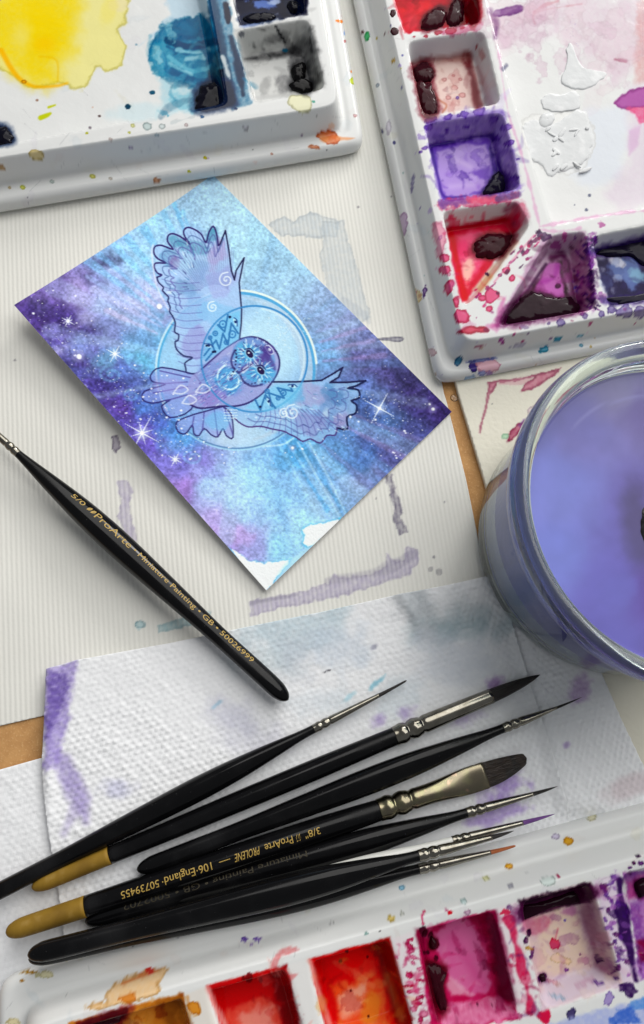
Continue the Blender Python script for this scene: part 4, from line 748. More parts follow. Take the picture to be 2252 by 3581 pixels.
# palette with reds and violets (upper right)
def paint_t2(c):
    c.use(Q2); w = hx(236, 237, 236)
    red, pk, pur, mar = (196, 16, 46), (214, 30, 100), (104, 58, 176), (96, 20, 36)
    # general splatter on rims
    rimL = TQ(Q2, [(200, -20), (330, -20), (480, 640), (700, 1700), (560, 1740), (400, 1100)])
    c.use(None)
    c.splat(90, (900, 0, 1300, 850), [(214, 60, 120), (150, 110, 200), (196, 90, 150), (120, 84, 180)], 1.5, 8, .7, .6, 4, TQ(Q2, [(280, 560), (520, 560), (720, 1200), (700, 1700), (560, 1720), (380, 900)]))
    c.splat(120, (1000, 480, 1514, 880), [(206, 60, 140), (130, 50, 150), (96, 40, 120), (214, 90, 150), (70, 40, 110)], 1.5, 8, .75, .6, 6, TQ(Q2, [(700, 1640), (1000, 1600), (1600, 1500), (1600, 1640), (760, 1740)]))
    c.splat(60, (900, 400, 1514, 900), [(150, 130, 200), (110, 170, 200), (206, 140, 170), (226, 190, 130)], 1.2, 6, .6, .6, 8, TQ(Q2, [(420, 1700), (1560, 1560), (1560, 1760), (470, 1960)]))
    c.splat(46, (800, 0, 1010, 900), [(150, 130, 200), (120, 180, 180), (206, 150, 170), (90, 90, 150)], 1.0, 5, .6, .6, 9, TQ(Q2, [(40, 0), (240, 0), (560, 1700), (430, 1900)]))
    c.use(Q2); c.scratches([(60, 0), (260, 0), (640, 1600), (1560, 1560), (1560, 1720), (470, 1950)], 160, 6)
    # red well
    c.poly([(240, -40), (700, -40), (695, 112), (312, 168)], hx(*red), .96, 3, 5, 12); c.blob(400, 60, 60, 50, hx(232, 50, 60), .6, 30, 16); c.blob(350, 110, 30, 40, hx(226, 110, 110), .45, 10, 14); c.poly([(560, -40), (700, -40), (695, 110), (600, 118)], hx(130, 14, 24), .7, 10, 8)
    c.line([(250, -10), (310, 165)], 4, hx(230, 120, 130), .7, 2)
    for x, y, r in [(355, 185, 8), (415, 183, 12), (430, 160, 9), (545, 155, 32), (600, 140, 14), (480, 165, 20)]: c.blob(x, y, r, r * .6, hx(190, 50, 80), .8, -10, 2, .35, .4)
    c.poly([(480, 160), (700, 112), (700, 150), (540, 180)], hx(180, 50, 100), .5, 3, 8, 10, tex=.4)
    # pale well with maroon
    c.poly([(340, 330), (640, 270), (700, 530), (400, 580)], hx(226, 178, 168), .6, 8, 6); c.line([(620, 290), (650, 430), (680, 535)], [22, 22, 20], hx(112, 36, 44), .85, 8, warp=6); c.line([(360, 320), (480, 300), (620, 285)], [10, 14, 22], hx(150, 86, 80), .55, 10, warp=6); c.poly([(440, 350), (610, 330), (645, 530), (500, 560), (470, 470)], hx(238, 216, 208), .75, 6, 5, smooth=3)
    for x, y, r in [(510, 400, 14), (560, 440, 18), (530, 490, 14), (590, 400, 10), (600, 480, 16), (555, 380, 10)]: c.blob(x, y, r, r * .8, hx(214, 140, 140), .45, 0, 3, .3, .5)
    c.line([(450, 450), (480, 500), (520, 530), (500, 565)], 5, hx(190, 110, 80), .6, 3); c.line([(345, 320), (400, 580)], 7, hx(130, 40, 50), .6, 4); c.blob(575, 492, 9, 9, hx(140, 110, 190), .7, edge=.5); c.blob(670, 236, 5, 14, hx(150, 40, 50), .8, 15); c.line([(670, 300), (740, 520)], 12, hx(206, 170, 176), .4, 8, warp=6)
    c.splat(26, (1120, 60, 1190, 260), [(190, 120, 150), (150, 120, 196)], 1.2, 4, .5, .5, 10)
    # purple well
    c.poly([(405, 600), (805, 545), (905, 960), (490, 1030)], hx(150, 124, 206), .7, 4, 8, 12, tex=.3); c.poly([(430, 725), (760, 670), (800, 960), (500, 1005)], hx(112, 74, 186), .9, 4, 4); c.poly([(475, 770), (715, 725), (745, 880), (690, 960), (520, 990)], hx(192, 168, 226), .92, 5, 5, smooth=2)
    c.line([(440, 735), (560, 715), (740, 680), (760, 780), (780, 880)], [10, 10, 12, 24, 20], hx(58, 30, 118), .85, 4, warp=4); c.line([(440, 740), (480, 900), (510, 990), (620, 985)], [8, 6, 5, 4], hx(70, 40, 140), .8, 3)
    c.poly([(640, 870), (740, 830), (740, 900), (690, 900)], hx(110, 70, 180), .7, 5, 5); c.line([(520, 880), (600, 870), (680, 940)], 8, hx(150, 110, 206), .5, 6, warp=6); c.line([(560, 800), (640, 840)], 12, hx(216, 196, 236), .6, 8); c.line([(540, 940), (660, 930)], 12, hx(210, 190, 236), .6, 8)
    for x, y, r in [(440, 605, 30), (520, 590, 26), (610, 575, 30), (690, 560, 30), (430, 640, 24), (520, 660, 20), (760, 600, 26), (820, 640, 26), (840, 720, 26), (860, 900, 26), (780, 690, 20), (620, 640, 16), (880, 800, 10), (410, 745, 14), (390, 765, 10)]: c.blob(x, y, r, r * .6, hx(*pur), .65, -15, 4, .45, .5, tex=.3)
    # red/pink triangular well
    c.poly([(470, 1010), (890, 960), (900, 1010), (480, 1060)], hx(206, 60, 110), .6, 3, 14, 14, tex=.5); c.poly([(480, 1005), (640, 985), (640, 1020), (490, 1050)], hx(90, 50, 150), .5, 4, 8, 10, tex=.4); c.poly([(620, 990), (780, 970), (780, 1020), (620, 1025)], hx(224, 70, 110), .6, 3, 8, 8, tex=.3); c.line([(780, 1000), (880, 980)], 14, hx(84, 40, 110), .7, 4, warp=8, tex=.4)
    c.poly([(520, 1150), (860, 1080), (900, 1130), (640, 1480), (600, 1520), (585, 1500)], hx(206, 24, 60), .93, 4, 4); c.poly([(575, 1190), (700, 1170), (660, 1260), (720, 1290), (690, 1340), (630, 1430), (605, 1400)], hx(240, 110, 150), .85, 8, 6, smooth=2); c.poly([(600, 1320), (660, 1300), (640, 1420), (612, 1440)], hx(246, 214, 196), .85, 8, 6, smooth=2); c.blob(600, 1250, 30, 40, hx(236, 60, 120), .6, 0, 14)
    c.poly([(650, 1460), (860, 1200), (880, 1220), (700, 1470)], hx(222, 200, 180), .85, 6, 5); c.line([(690, 1450), (740, 1390)], 12, hx(226, 196, 120), .6, 6); c.line([(540, 1160), (580, 1350), (615, 1500)], [14, 9, 16], hx(196, 20, 34), .85, 4); c.line([(530, 1150), (700, 1130), (850, 1090)], [10, 14, 14], hx(170, 10, 40), .8, 5); c.line([(820, 1060), (870, 1040), (860, 1130)], [14, 16, 12], hx(90, 16, 50), .6, 8, warp=8, tex=.4)
    c.poly([(800, 1060), (900, 1010), (940, 1090), (880, 1160)], hx(206, 120, 150), .5, 8, 10, tex=.3); c.blob(545, 1095, 14, 22, hx(226, 90, 130), .7, -20); c.blob(645, 1090, 12, 9, hx(226, 110, 130), .6)
    c.poly([(440, 1120), (500, 1110), (520, 1180), (510, 1290), (470, 1300), (455, 1200)], hx(232, 140, 170), .65, 3, 8, 12, .4)
    for x, y, rx, ry, a in [(510, 1300, 26, 20, 10), (535, 1440, 24, 40, 20), (510, 1360, 30, 26, 0), (595, 1590, 46, 40, 0), (745, 1490, 34, 40, 20), (820, 1360, 20, 18, 0), (700, 1500, 20, 16, 0), (570, 1520, 16, 30, 0), (850, 1400, 16, 20, 0), (735, 1555, 18, 16, 0)]: c.blob(x, y, rx, ry, hx(222, 50, 110), .7, a, 2.5, .3, .6)
    c.line([(570, 1675), (640, 1660), (720, 1662)], [6, 20, 12], hx(206, 60, 90), .8, 2.5, warp=4, edge=.6); c.blob(720, 1662, 16, 12, hx(130, 30, 80), .8)
    # diagonal wall
    dcol = [(200, 40, 110), (96, 20, 70), (150, 30, 100), (60, 20, 60)]; R = random.Random(5)
    for i in range(60):
        t = R.random(); x = 980 - 300 * t + R.gauss(0, 24); y = 1180 + 330 * t + R.gauss(0, 18)
        if t < .45 or R.random() < .3: c.blob(x, y, R.uniform(4, 20), R.uniform(3, 12), hx(*R.choice(dcol)), .75, -45, 2, .5, tex=.3)
    c.line([(960, 1185), (860, 1300), (760, 1420)], 5, hx(230, 150, 180), .6, 2)
    # plum well
    c.poly([(1010, 1190), (1220, 1165), (1280, 1555), (770, 1640)], hx(196, 150, 186), .6, 5, 8, tex=.3); c.line([(1060, 1300), (1110, 1290), (1150, 1420), (1170, 1560)], [14, 18, 24, 16], hx(84, 20, 70), .85, 8, warp=8); c.poly([(1050, 1310), (1100, 1320), (1150, 1560), (860, 1620), (800, 1630), (900, 1500)], hx(40, 6, 26), .95, 6, 8); c.poly([(1040, 1320), (1090, 1330), (1110, 1500), (1040, 1480), (960, 1470), (1000, 1380)], hx(216, 130, 206), .93, 5, 6, smooth=2); c.line([(1000, 1420), (1060, 1400), (1080, 1340)], 10, hx(176, 60, 170), .6, 6, warp=8); c.blob(1080, 1440, 16, 14, hx(70, 16, 60), .9, 0, 3)
    c.line([(1020, 1330), (930, 1460), (820, 1610)], 7, hx(60, 16, 60), .8, 4); c.poly([(1130, 1250), (1210, 1200), (1270, 1500), (1190, 1540)], hx(176, 100, 150), .55, 8, 10, tex=.4)
    for i in range(46): c.blob(R.gauss(1210, 30) + (i % 3) * 10, R.uniform(1180, 1560), R.uniform(4, 16), R.uniform(4, 12), hx(*R.choice([(110, 40, 130), (60, 20, 80), (160, 60, 150), (90, 50, 140)])), .7, R.uniform(0, 90), 2, .5, tex=.3)
    c.poly([(780, 1560), (810, 1500), (790, 1640), (745, 1650)], hx(206, 80, 160), .5, 5, 8); c.poly([(720, 1640), (800, 1620), (770, 1670)], hx(206, 90, 160), .4, 4, 8)
    for i in range(60): c.blob(R.gauss(1250, 14) + (i % 20) * 3 * 0, R.uniform(1200, 1560), R.uniform(3, 12), R.uniform(5, 16), hx(*R.choice([(70, 24, 96), (40, 20, 70), (130, 60, 160)])), .75, R.uniform(0, 40), 2, .5)
    c.blob(1015, 1190, 36, 20, hx(60, 24, 70), .75, 30, 4, .6, tex=.4); c.blob(1070, 1235, 26, 22, hx(150, 50, 130), .6, 0, 4, .5); c.blob(1115, 1190, 12, 24, hx(190, 70, 150), .7)
    # navy well
    c.poly([(1262, 1260), (1560, 1200), (1640, 1500), (1340, 1540)], hx(34, 26, 66), .95, 4, 6); c.blob(1420, 1370, 80, 70, hx(120, 140, 190), .85, 30, 14, .4); c.blob(1380, 1320, 40, 26, hx(226, 226, 236), .85, 20, 8, .4); c.blob(1490, 1390, 50, 30, hx(150, 190, 214), .85, 20, 10, .4); c.blob(1410, 1440, 20, 20, hx(50, 40, 90), .6, edge=.5); c.line([(1280, 1270), (1300, 1290)], 18, hx(196, 200, 214), .7, 5, warp=5)
    # mixing area
    c.poly([(735, 60), (900, 20), (1514, -20), (1600, 300), (1500, 320), (1350, 430), (1320, 300), (1100, 180), (800, 240)], hx(218, 196, 210), .5, 16, 20, 40, tex=.3); c.poly([(1480, 20), (1640, 0), (1640, 420), (1470, 420)], hx(214, 160, 160), .55, 10, 14, 30, tex=.4)
    c.line([(740, 60), (770, 120), (765, 190)], [14, 16, 10], hx(90, 40, 100), .75, 6, warp=6); c.line([(770, 70), (840, 55), (890, 45)], [16, 24, 16], hx(96, 30, 116), .9, 3, warp=4, edge=.3)
    c.line([(960, 60), (1010, 30), (1080, 5)], [4, 6, 4], hx(206, 130, 140), .6, 3, warp=6); c.line([(965, 120), (975, 60), (1200, 20)], 3, hx(206, 150, 160), .6, 3, warp=5); c.line([(1370, 300), (1420, 310)], 7, hx(150, 60, 90), .6, 3, warp=5)
    c.poly([(1070, 400), (1110, 350), (1130, 260), (1120, 230), (1160, 220), (1185, 290), (1230, 340), (1330, 360), (1340, 400), (1210, 460), (1120, 450)], hx(240, 240, 240), .8, 3, 6, 12, .15, smooth=2); c.line([(1150, 280), (1145, 340), (1135, 400)], [16, 14, 8], hx(200, 206, 204), .6, 4)
    c.poly([(1200, 560), (1400, 520), (1440, 640), (1400, 900), (1250, 950), (1120, 860), (1200, 700)], hx(222, 228, 238), .6, 14, 14, 30); c.poly([(1430, 440), (1640, 400), (1640, 1020), (1400, 1050), (1300, 980), (1440, 800)], hx(222, 208, 222), .55, 16, 14, 30, tex=.2)
    c.poly([(1365, 520), (1400, 475), (1470, 445), (1640, 420), (1640, 520), (1480, 545), (1400, 550)], hx(176, 90, 166), .88, 3, 5, 12, .4); c.poly([(1430, 545), (1640, 520), (1640, 640), (1500, 620), (1470, 580)], hx(226, 90, 140), .75, 5, 8, 14, tex=.3); c.poly([(1440, 660), (1500, 630), (1490, 720), (1440, 780)], hx(214, 170, 210), .5, 6, 6)
    c.poly([(900, 720), (900, 600), (1000, 570), (1180, 560), (1260, 640), (1250, 800), (1200, 860), (1060, 880), (960, 800)], hx(238, 238, 236), .6, 3, 10, 16, .3, smooth=2)
    for q in [[(990, 1140), (970, 1060), (900, 780), (830, 560), (780, 250)], [(990, 1140), (1100, 1120), (1300, 1085), (1520, 1060)], [(985, 1150), (1060, 1165), (1190, 1150)]]: c.line(q, 6, hx(222, 160, 200), .55, 3, warp=5)
    for x, y, r in [(1240, 982, 9), (1224, 1056, 8), (1165, 1032, 4)]: c.blob(x, y, r, r, hx(90, 96, 120), .75)
    c.line([(805, 350), (825, 330)], 8, hx(90, 90, 120), .6, 3, warp=6); c.blob(1300, 1130, 20, 14, hx(176, 80, 150), .7, 20, 3, .5)
    c.messy([(240, -40), (700, -40), (695, 112), (312, 168)], [(226, 30, 40), (150, 8, 26), (236, 110, 110), (110, 8, 20)], 40, 6, 22, .5, 11)
    c.messy([(330, 300), (720, 240), (790, 520), (400, 580)], [(190, 110, 110), (226, 180, 170), (120, 40, 50), (236, 214, 210)], 40, 5, 18, .4, 12)
    c.messy([(420, 620), (820, 560), (900, 950), (495, 1010)], [(110, 70, 186), (170, 140, 220), (70, 40, 140), (206, 186, 236)], 70, 6, 24, .45, 13)
    c.messy([(520, 1100), (900, 1040), (920, 1120), (640, 1500), (600, 1510)], [(214, 16, 60), (150, 6, 36), (240, 120, 160), (226, 40, 110), (236, 190, 180)], 50, 5, 22, .5, 14)
    c.messy([(1010, 1200), (1220, 1170), (1280, 1555), (780, 1630)], [(110, 30, 90), (60, 10, 44), (206, 120, 190), (170, 70, 150)], 60, 5, 20, .5, 15)
    c.messy([(1262, 1230), (1560, 1180), (1640, 1500), (1340, 1540)], [(40, 30, 80), (130, 150, 200), (206, 214, 232), (20, 16, 44)], 46, 6, 24, .5, 16)
    c.messy([(480, 1120), (700, 1560), (980, 1180), (1000, 1220), (720, 1640), (560, 1680)], [(226, 60, 120), (206, 90, 150), (150, 40, 110), (236, 150, 180)], 60, 3, 13, .65, 17, .4)
    c.messy([(400, 560), (800, 520), (900, 1000), (940, 1100), (900, 1110), (860, 960), (480, 1030), (380, 700)], [(120, 84, 190), (150, 120, 206), (90, 56, 160)], 60, 3, 12, .5, 18, .4)
    c.messy([(1190, 1170), (1260, 1180), (1320, 1560), (1260, 1570)], [(80, 30, 100), (50, 20, 70), (150, 70, 160)], 60, 3, 12, .7, 19, .4)
    c.messy([(740, 0), (1514, -20), (1514, 440), (1100, 400), (800, 300)], [(214, 180, 200), (226, 200, 210), (200, 150, 180), (238, 236, 238)], 40, 20, 70, .28, 20, .25)
    # left flange marks
    for x, y, rx, ry, k, a in [(120, 182, 16, 26, (70, 176, 110), .85), (97, 162, 8, 8, (90, 20, 30), .9), (254, 306, 11, 12, (214, 176, 40), .9), (193, 664, 12, 12, (40, 34, 110), .95), (172, 430, 10, 12, (180, 190, 200), .7), (300, 1130, 28, 66, (186, 150, 190), .55), (410, 1465, 12, 30, (110, 76, 140), .75), (375, 1490, 22, 34, (226, 190, 110), .45), (360, 1475, 10, 10, (222, 140, 160), .7), (366, 1730, 6, 26, (196, 100, 130), .7), (170, 192, 4, 8, (222, 200, 60), .8), (207, 176, 3, 8, (80, 30, 40), .9), (298, 278, 6, 6, (130, 130, 200), .7), (294, 442, 6, 6, (130, 130, 190), .7), (350, 920, 8, 50, (150, 140, 190), .5), (440, 1770, 26, 20, (206, 170, 176), .6), (225, 935, 8, 8, (150, 200, 190), .6), (220, 905, 5, 5, (220, 130, 140), .7), (183, 700, 8, 6, (150, 206, 206), .6), (197, 765, 6, 6, (150, 150, 190), .6), (290, 345, 5, 5, (230, 226, 130), .7), (229, 640, 12, 40, (200, 190, 210), .4)]:
        c.blob(x, y, rx, ry, hx(*k), a, 8, 1.6, .3, .5)
    # lower flange marks
    for x, y, rx, ry, k, a, r in [(652, 1846, 26, 26, (60, 44, 120), .9, 0), (730, 1840, 60, 34, (240, 170, 190), .6, 0), (700, 1812, 70, 9, (110, 120, 190), .6, -8), (580, 1818, 18, 30, (40, 110, 150), .75, 20), (1010, 1760, 26, 16, (60, 160, 190), .8, -20), (1080, 1707, 20, 12, (70, 170, 200), .8, -10), (1195, 1690, 16, 7, (120, 190, 214), .7, -5), (798, 1715, 16, 14, (190, 90, 176), .85, 0), (680, 1745, 30, 10, (206, 130, 160), .7, -10), (1200, 1738, 10, 10, (120, 180, 206), .7, 0), (640, 1905, 26, 16, (160, 190, 230), .6, -20), (700, 1880, 24, 14, (150, 160, 220), .65, 0), (735, 1880, 20, 14, (176, 150, 214), .6, 0), (445, 1885, 30, 12, (226, 190, 160), .5, 10), (783, 1888, 6, 8, (226, 190, 60), .8, 0), (880, 1740, 40, 10, (200, 196, 222), .5, -10), (1245, 1745, 7, 7, (226, 200, 120), .7, 0), (1000, 1900, 20, 6, (222, 200, 200), .4, 0), (1140, 1835, 9, 6, (90, 90, 100), .8, 0)]:
        c.blob(x, y, rx, ry, hx(*k), a, r, 1.8, .35, .5)
    for x, y, r in [(1097, 1625, 20), (1215, 1590, 14), (1300, 1580, 16), (1420, 1560, 40), (1490, 1570, 26), (1350, 1560, 20)]: c.blob(x, y, r, r * 1.1, hx(100, 80, 150), .6, 10, 2, .45, .5, tex=.3)
    return halos(c, 't2', None)
t2_out = [(1005, 916), (1560, 812), (1900, 740), (1900, -160), (778, -160), (812, 0), (900, 402)]
Wp = lambda *p: TQ(Q2, p)
r0 = Wp((205, -190), (640, -230), (700, 115), (310, 168)); r1 = Wp((318, 205), (712, 150), (800, 520), (402, 582)); r2 = Wp((408, 622), (806, 560), (900, 950), (492, 1018))
r3 = Wp((494, 1062), (876, 1008), (948, 1130), (660, 1520), (612, 1555)); r4 = Wp((1040, 1180), (1222, 1160), (1282, 1555), (762, 1645)); r5 = Wp((1248, 1185), (1640, 1110), (1720, 1470), (1336, 1545))
mx = Wp((640, -300), (700, 0), (762, 200), (985, 1160), (1514, 1055), (2300, 900), (2300, -300))
T2, W2, b2 = palette('ceramic_palette', 'paint-splashed white ceramic palette with red, violet and plum wells beside the jar', t2_out, 3.6, 10.5,
    [dict(poly=r0, depth=9.5, label='bright red paint well'), dict(poly=r1, depth=9.5, label='pale well with maroon edges'), dict(poly=r2, depth=9.5, label='violet paint well'), dict(poly=r3, depth=9.5, k=1.2, label='three-cornered crimson and pink paint well'), dict(poly=r4, depth=9.5, k=1.2, label='three-cornered plum paint well'), dict(poly=r5, depth=9.5, label='navy paint well'),
     dict(poly=mx, depth=5.5, run=2.8, name='mixing_area', label='mixing area with white and mauve paint')], paint_t2, w1=5.6, run=4.6)
zW = ZR - 9.4
lump(W2[0], b2, [(395, 130), (410, 80), (470, 35), (515, 40), (520, 90), (480, 140), (420, 152)], zW, 3, M_maroon, q=Q2, seed=1); lump(W2[0], b2, oval(570, 60, 45, 70, 10, seed=3), zW, 2.6, M_maroon, q=Q2, seed=4); lump(W2[0], b2, oval(655, 50, 32, 66, 0, seed=5), zW, 2.2, M_crimson, q=Q2, seed=5)
lump(W2[1], b2, oval(402, 365, 48, 52, 0, seed=2), zW, 3, M_maroon, q=Q2, seed=6); lump(W2[1], b2, [(375, 420), (430, 410), (460, 470), (478, 530), (465, 578), (410, 582), (385, 520)], zW, 2.6, M_maroon, q=Q2, seed=7)
lump(W2[2], b2, [(700, 975), (730, 920), (760, 880), (800, 868), (822, 900), (815, 960), (770, 972)], zW, 2.8, M_violet, q=Q2, seed=8)
lump(W2[3], b2, [(655, 1260), (672, 1215), (720, 1180), (770, 1182), (830, 1180), (850, 1200), (800, 1280), (740, 1295), (690, 1290)], zW, 2.6, M_maroon, q=Q2, seed=9)
lump(W2[4], b2, [(815, 1612), (880, 1515), (960, 1470), (1060, 1500), (1150, 1500), (1168, 1572), (1000, 1605), (880, 1630)], zW, 2.6, M_plum, q=Q2, seed=10)
lump(W2[5], b2, [(1270, 1260), (1400, 1230), (1540, 1200), (1600, 1300), (1520, 1340), (1450, 1290), (1340, 1290)], zW, 2.0, M_violet, q=Q2, seed=11); lump(W2[5], b2, [(1335, 1500), (1450, 1490), (1600, 1460), (1640, 1500), (1400, 1530)], zW, 1.4, M_violet, q=Q2, seed=12)
lump(T2, b2, oval(250, 70, 17, 22, 10, seed=4), ZR - .1, .8, M_maroon, 'paint_drop', q=Q2, seed=3, rough=.2); lump(T2, b2, oval(258, 157, 20, 22, 0, seed=6), ZR - .1, .8, M_maroon, 'paint_drop', q=Q2, seed=4, rough=.2)
zM = ZR - 5.4
lump(W2[6], b2, oval(1024, 605, 44, 36, -45, seed=2, j=.05), zM, 3.2, M_white_p, q=Q2, seed=3, rough=.15)
lump(W2[6], b2, [(1000, 500), (1030, 470), (1100, 475), (1170, 455), (1195, 510), (1180, 550), (1080, 560), (1010, 545)], zM, .8, M_white_p, q=Q2, seed=5, rough=.5)
lump(W2[6], b2, [(905, 720), (900, 640), (940, 600), (1060, 620), (1180, 550), (1240, 590), (1260, 700), (1230, 800), (1120, 850), (1050, 885), (1000, 830), (940, 790)], zM, .9, M_white_p, 'paint_crust', q=Q2, seed=7, rough=.95)
lump(W2[6], b2, [(1100, 410), (1130, 300), (1118, 240), (1150, 222), (1182, 300), (1230, 350), (1330, 370), (1260, 430), (1180, 450)], zM, .6, M_white_p, q=Q2, seed=9, rough=.6)
R = random.Random(31)
for i in range(14):
    x, y = R.uniform(1030, 1230), R.uniform(620, 860); lump(W2[6], b2, oval(x, y, R.uniform(10, 34), R.uniform(5, 10), R.uniform(-60, 60), 8, i), zM + .45, .9, M_white_p, 'paint_ridge', q=Q2, seed=i, rough=.5)

# palette along the bottom
def paint_t3(c):
    R = random.Random(15); c.scratches([(0, 2250), (1514, 1880), (1514, 2030), (1200, 2130), (650, 2280), (200, 2400), (20, 2400)], 150, 8)
    c.use(Q5)
    c.poly([(460, 720), (540, 660), (640, 620), (720, 610), (745, 620), (700, 680), (720, 720), (560, 770), (400, 800), (380, 780), (470, 760)], hx(236, 190, 130), .65, 3, 8, 12, .5, tex=.2); c.blob(570, 740, 36, 24, hx(206, 120, 40), .7, 0, 4, .4, .3); c.line([(540, 680), (640, 640), (700, 625)], [5, 8, 5], hx(196, 100, 40), .6, 3, warp=6); c.blob(660, 625, 20, 15, hx(196, 40, 24), .9)
    for x, y, rx, ry, k in [(130, 632, 36, 8, (190, 150, 60)), (95, 668, 10, 6, (196, 150, 60)), (200, 640, 40, 14, (226, 220, 180)), (1075, 482, 20, 12, (120, 90, 180)), (1135, 486, 18, 9, (140, 110, 196)), (1110, 505, 12, 8, (190, 170, 216)), (1053, 398, 6, 6, (120, 90, 180)), (588, 513, 3, 3, (90, 90, 100)), (783, 478, 8, 6, (214, 216, 220)), (295, 578, 6, 6, (206, 180, 70)), (60, 850, 30, 14, (226, 214, 170)), (290, 728, 4, 4, (110, 110, 110))]:
        c.blob(x, y, rx, ry, hx(*k), .8, 0, 1.6, .45, .4)
    # orange well
    c.poly([(300, 850), (808, 722), (850, 900), (300, 1000)], hx(206, 128, 46), .95, 3, 5); c.poly([(330, 850), (560, 785), (590, 860), (500, 900), (330, 900)], hx(96, 24, 16), .9, 5, 10, 16); c.poly([(690, 760), (800, 730), (835, 900), (740, 900)], hx(140, 84, 34), .7, 10, 8); c.blob(620, 830, 60, 50, hx(230, 170, 90), .5, 0, 16); c.line([(540, 790), (520, 850)], 8, hx(190, 50, 20), .7, 6, warp=5)
    c.poly([(812, 730), (905, 695), (960, 880), (850, 880)], hx(232, 224, 214), .6, 4, 4); c.blob(858, 788, 28, 34, hx(216, 140, 40), .85, 0, 4, .3, .5); c.line([(828, 740), (840, 850)], 6, hx(206, 140, 70), .6, 4, warp=4)
    c.messy([(320, 850), (808, 722), (850, 900), (320, 920)], [(226, 150, 60), (190, 90, 30), (240, 190, 120), (120, 40, 20)], 50, 6, 26, .5, 39)
    # first red well
    c.poly([(908, 690), (1265, 600), (1330, 900), (990, 900)], hx(204, 22, 26), .96, 3, 4); c.poly([(1000, 790), (1160, 740), (1240, 760), (1240, 900), (1000, 900)], hx(232, 110, 90), .75, 8, 12, 20, tex=.2); c.poly([(1060, 810), (1200, 780), (1200, 900), (1040, 900)], hx(240, 190, 176), .6, 12, 12); c.poly([(1190, 640), (1262, 604), (1335, 880), (1250, 880)], hx(120, 16, 26), .8, 8, 6); c.line([(915, 700), (1000, 880)], 12, hx(240, 196, 190), .7, 4, warp=4)
    for x, y, r in [(1075, 655, 9), (1150, 665, 10), (1100, 655, 16)]: c.blob(x, y, r, r * 1.3, hx(110, 10, 20), .8)
    c.use(Q6)
    c.poly([(10, 575), (95, 548), (170, 860), (60, 860)], hx(236, 234, 232), .6, 4, 3)
    # second red well
    c.poly([(95, 548), (440, 456), (545, 860), (170, 860)], hx(210, 18, 22), .96, 3, 4); c.poly([(190, 670), (360, 600), (430, 640), (440, 860), (210, 860)], hx(232, 120, 70), .8, 10, 14, 20, tex=.2); c.poly([(220, 690), (340, 650), (330, 760), (240, 800)], hx(240, 200, 180), .7, 12, 14, 18); c.blob(360, 760, 40, 70, hx(226, 160, 60), .6, 10, 14); c.poly([(370, 480), (440, 458), (540, 840), (470, 840)], hx(120, 30, 24), .75, 8, 6); c.line([(100, 560), (150, 720), (190, 850)], [8, 14, 12], hx(236, 190, 180), .75, 5, warp=5); c.line([(150, 560), (200, 720), (210, 840)], 12, hx(190, 12, 20), .6, 8); c.blob(310, 560, 70, 50, hx(226, 20, 20), .6, 0, 20); c.line([(430, 620), (490, 800)], 16, hx(206, 150, 90), .5, 8)
    for x, y, r in [(258, 516, 7), (230, 558, 8), (275, 683, 5), (350, 790, 5), (345, 540, 5)]: c.blob(x, y, r, r * 1.1, hx(60, 6, 16), .85)
    c.poly([(440, 460), (530, 435), (630, 860), (545, 860)], hx(236, 226, 230), .6, 4, 4)
    for i in range(16): c.blob(R.gauss(520, 16) + i * 2.5, 470 + i * 24, R.uniform(8, 24), R.uniform(6, 14), hx(*R.choice([(206, 40, 100), (226, 120, 160), (180, 20, 80)])), .7, R.uniform(-40, 40), 2.5, .45, .5)
    # pink well
    c.poly([(550, 425), (885, 338), (985, 800), (620, 870)], hx(196, 34, 96), .95, 3, 5); c.poly([(630, 440), (740, 375), (800, 410), (850, 560), (860, 680), (760, 690), (680, 600), (640, 510)], hx(226, 130, 180), .95, 6, 8, smooth=3); c.line([(700, 460), (770, 560), (830, 660)], 18, hx(214, 96, 156), .5, 12); c.poly([(690, 620), (800, 700), (700, 700), (670, 660)], hx(240, 190, 210), .8, 6, 6); c.poly([(840, 360), (890, 345), (980, 740), (900, 720), (880, 560)], hx(96, 16, 52), .85, 10, 8); c.poly([(660, 740), (900, 710), (1000, 790), (660, 850)], hx(236, 160, 196), .85, 6, 10, 16, tex=.3)
    c.line([(560, 430), (600, 600), (640, 800)], 12, hx(110, 8, 46), .75, 8, warp=6); c.line([(720, 720), (880, 700)], 6, hx(190, 30, 90), .7, 4, warp=5)
    for x, y, r in [(625, 485, 20), (610, 450, 14), (600, 520, 8), (635, 545, 9), (585, 520, 6), (580, 430, 20), (808, 737, 5), (870, 738, 5)]: c.blob(x, y, r, r * 1.2, hx(60, 6, 30), .88, 10, 2, .3)
    c.line([(580, 400), (575, 370), (585, 345)], [6, 4, 3], hx(196, 30, 90), .85, 2, warp=3); c.blob(693, 354, 12, 9, hx(206, 20, 50), .95)
    c.poly([(890, 335), (975, 308), (1075, 800), (985, 800)], hx(238, 226, 230), .7, 4, 4); c.line([(940, 380), (985, 540), (1040, 760)], [16, 14, 14], hx(206, 34, 84), .8, 4, warp=14, tex=.2); c.blob(925, 350, 20, 12, hx(206, 30, 70), .8, 0, 3, .5); c.blob(1090, 790, 34, 30, hx(206, 20, 70), .9, 0, 4, .35); c.line([(905, 420), (960, 640)], 8, hx(150, 50, 90), .6, 5, warp=6)
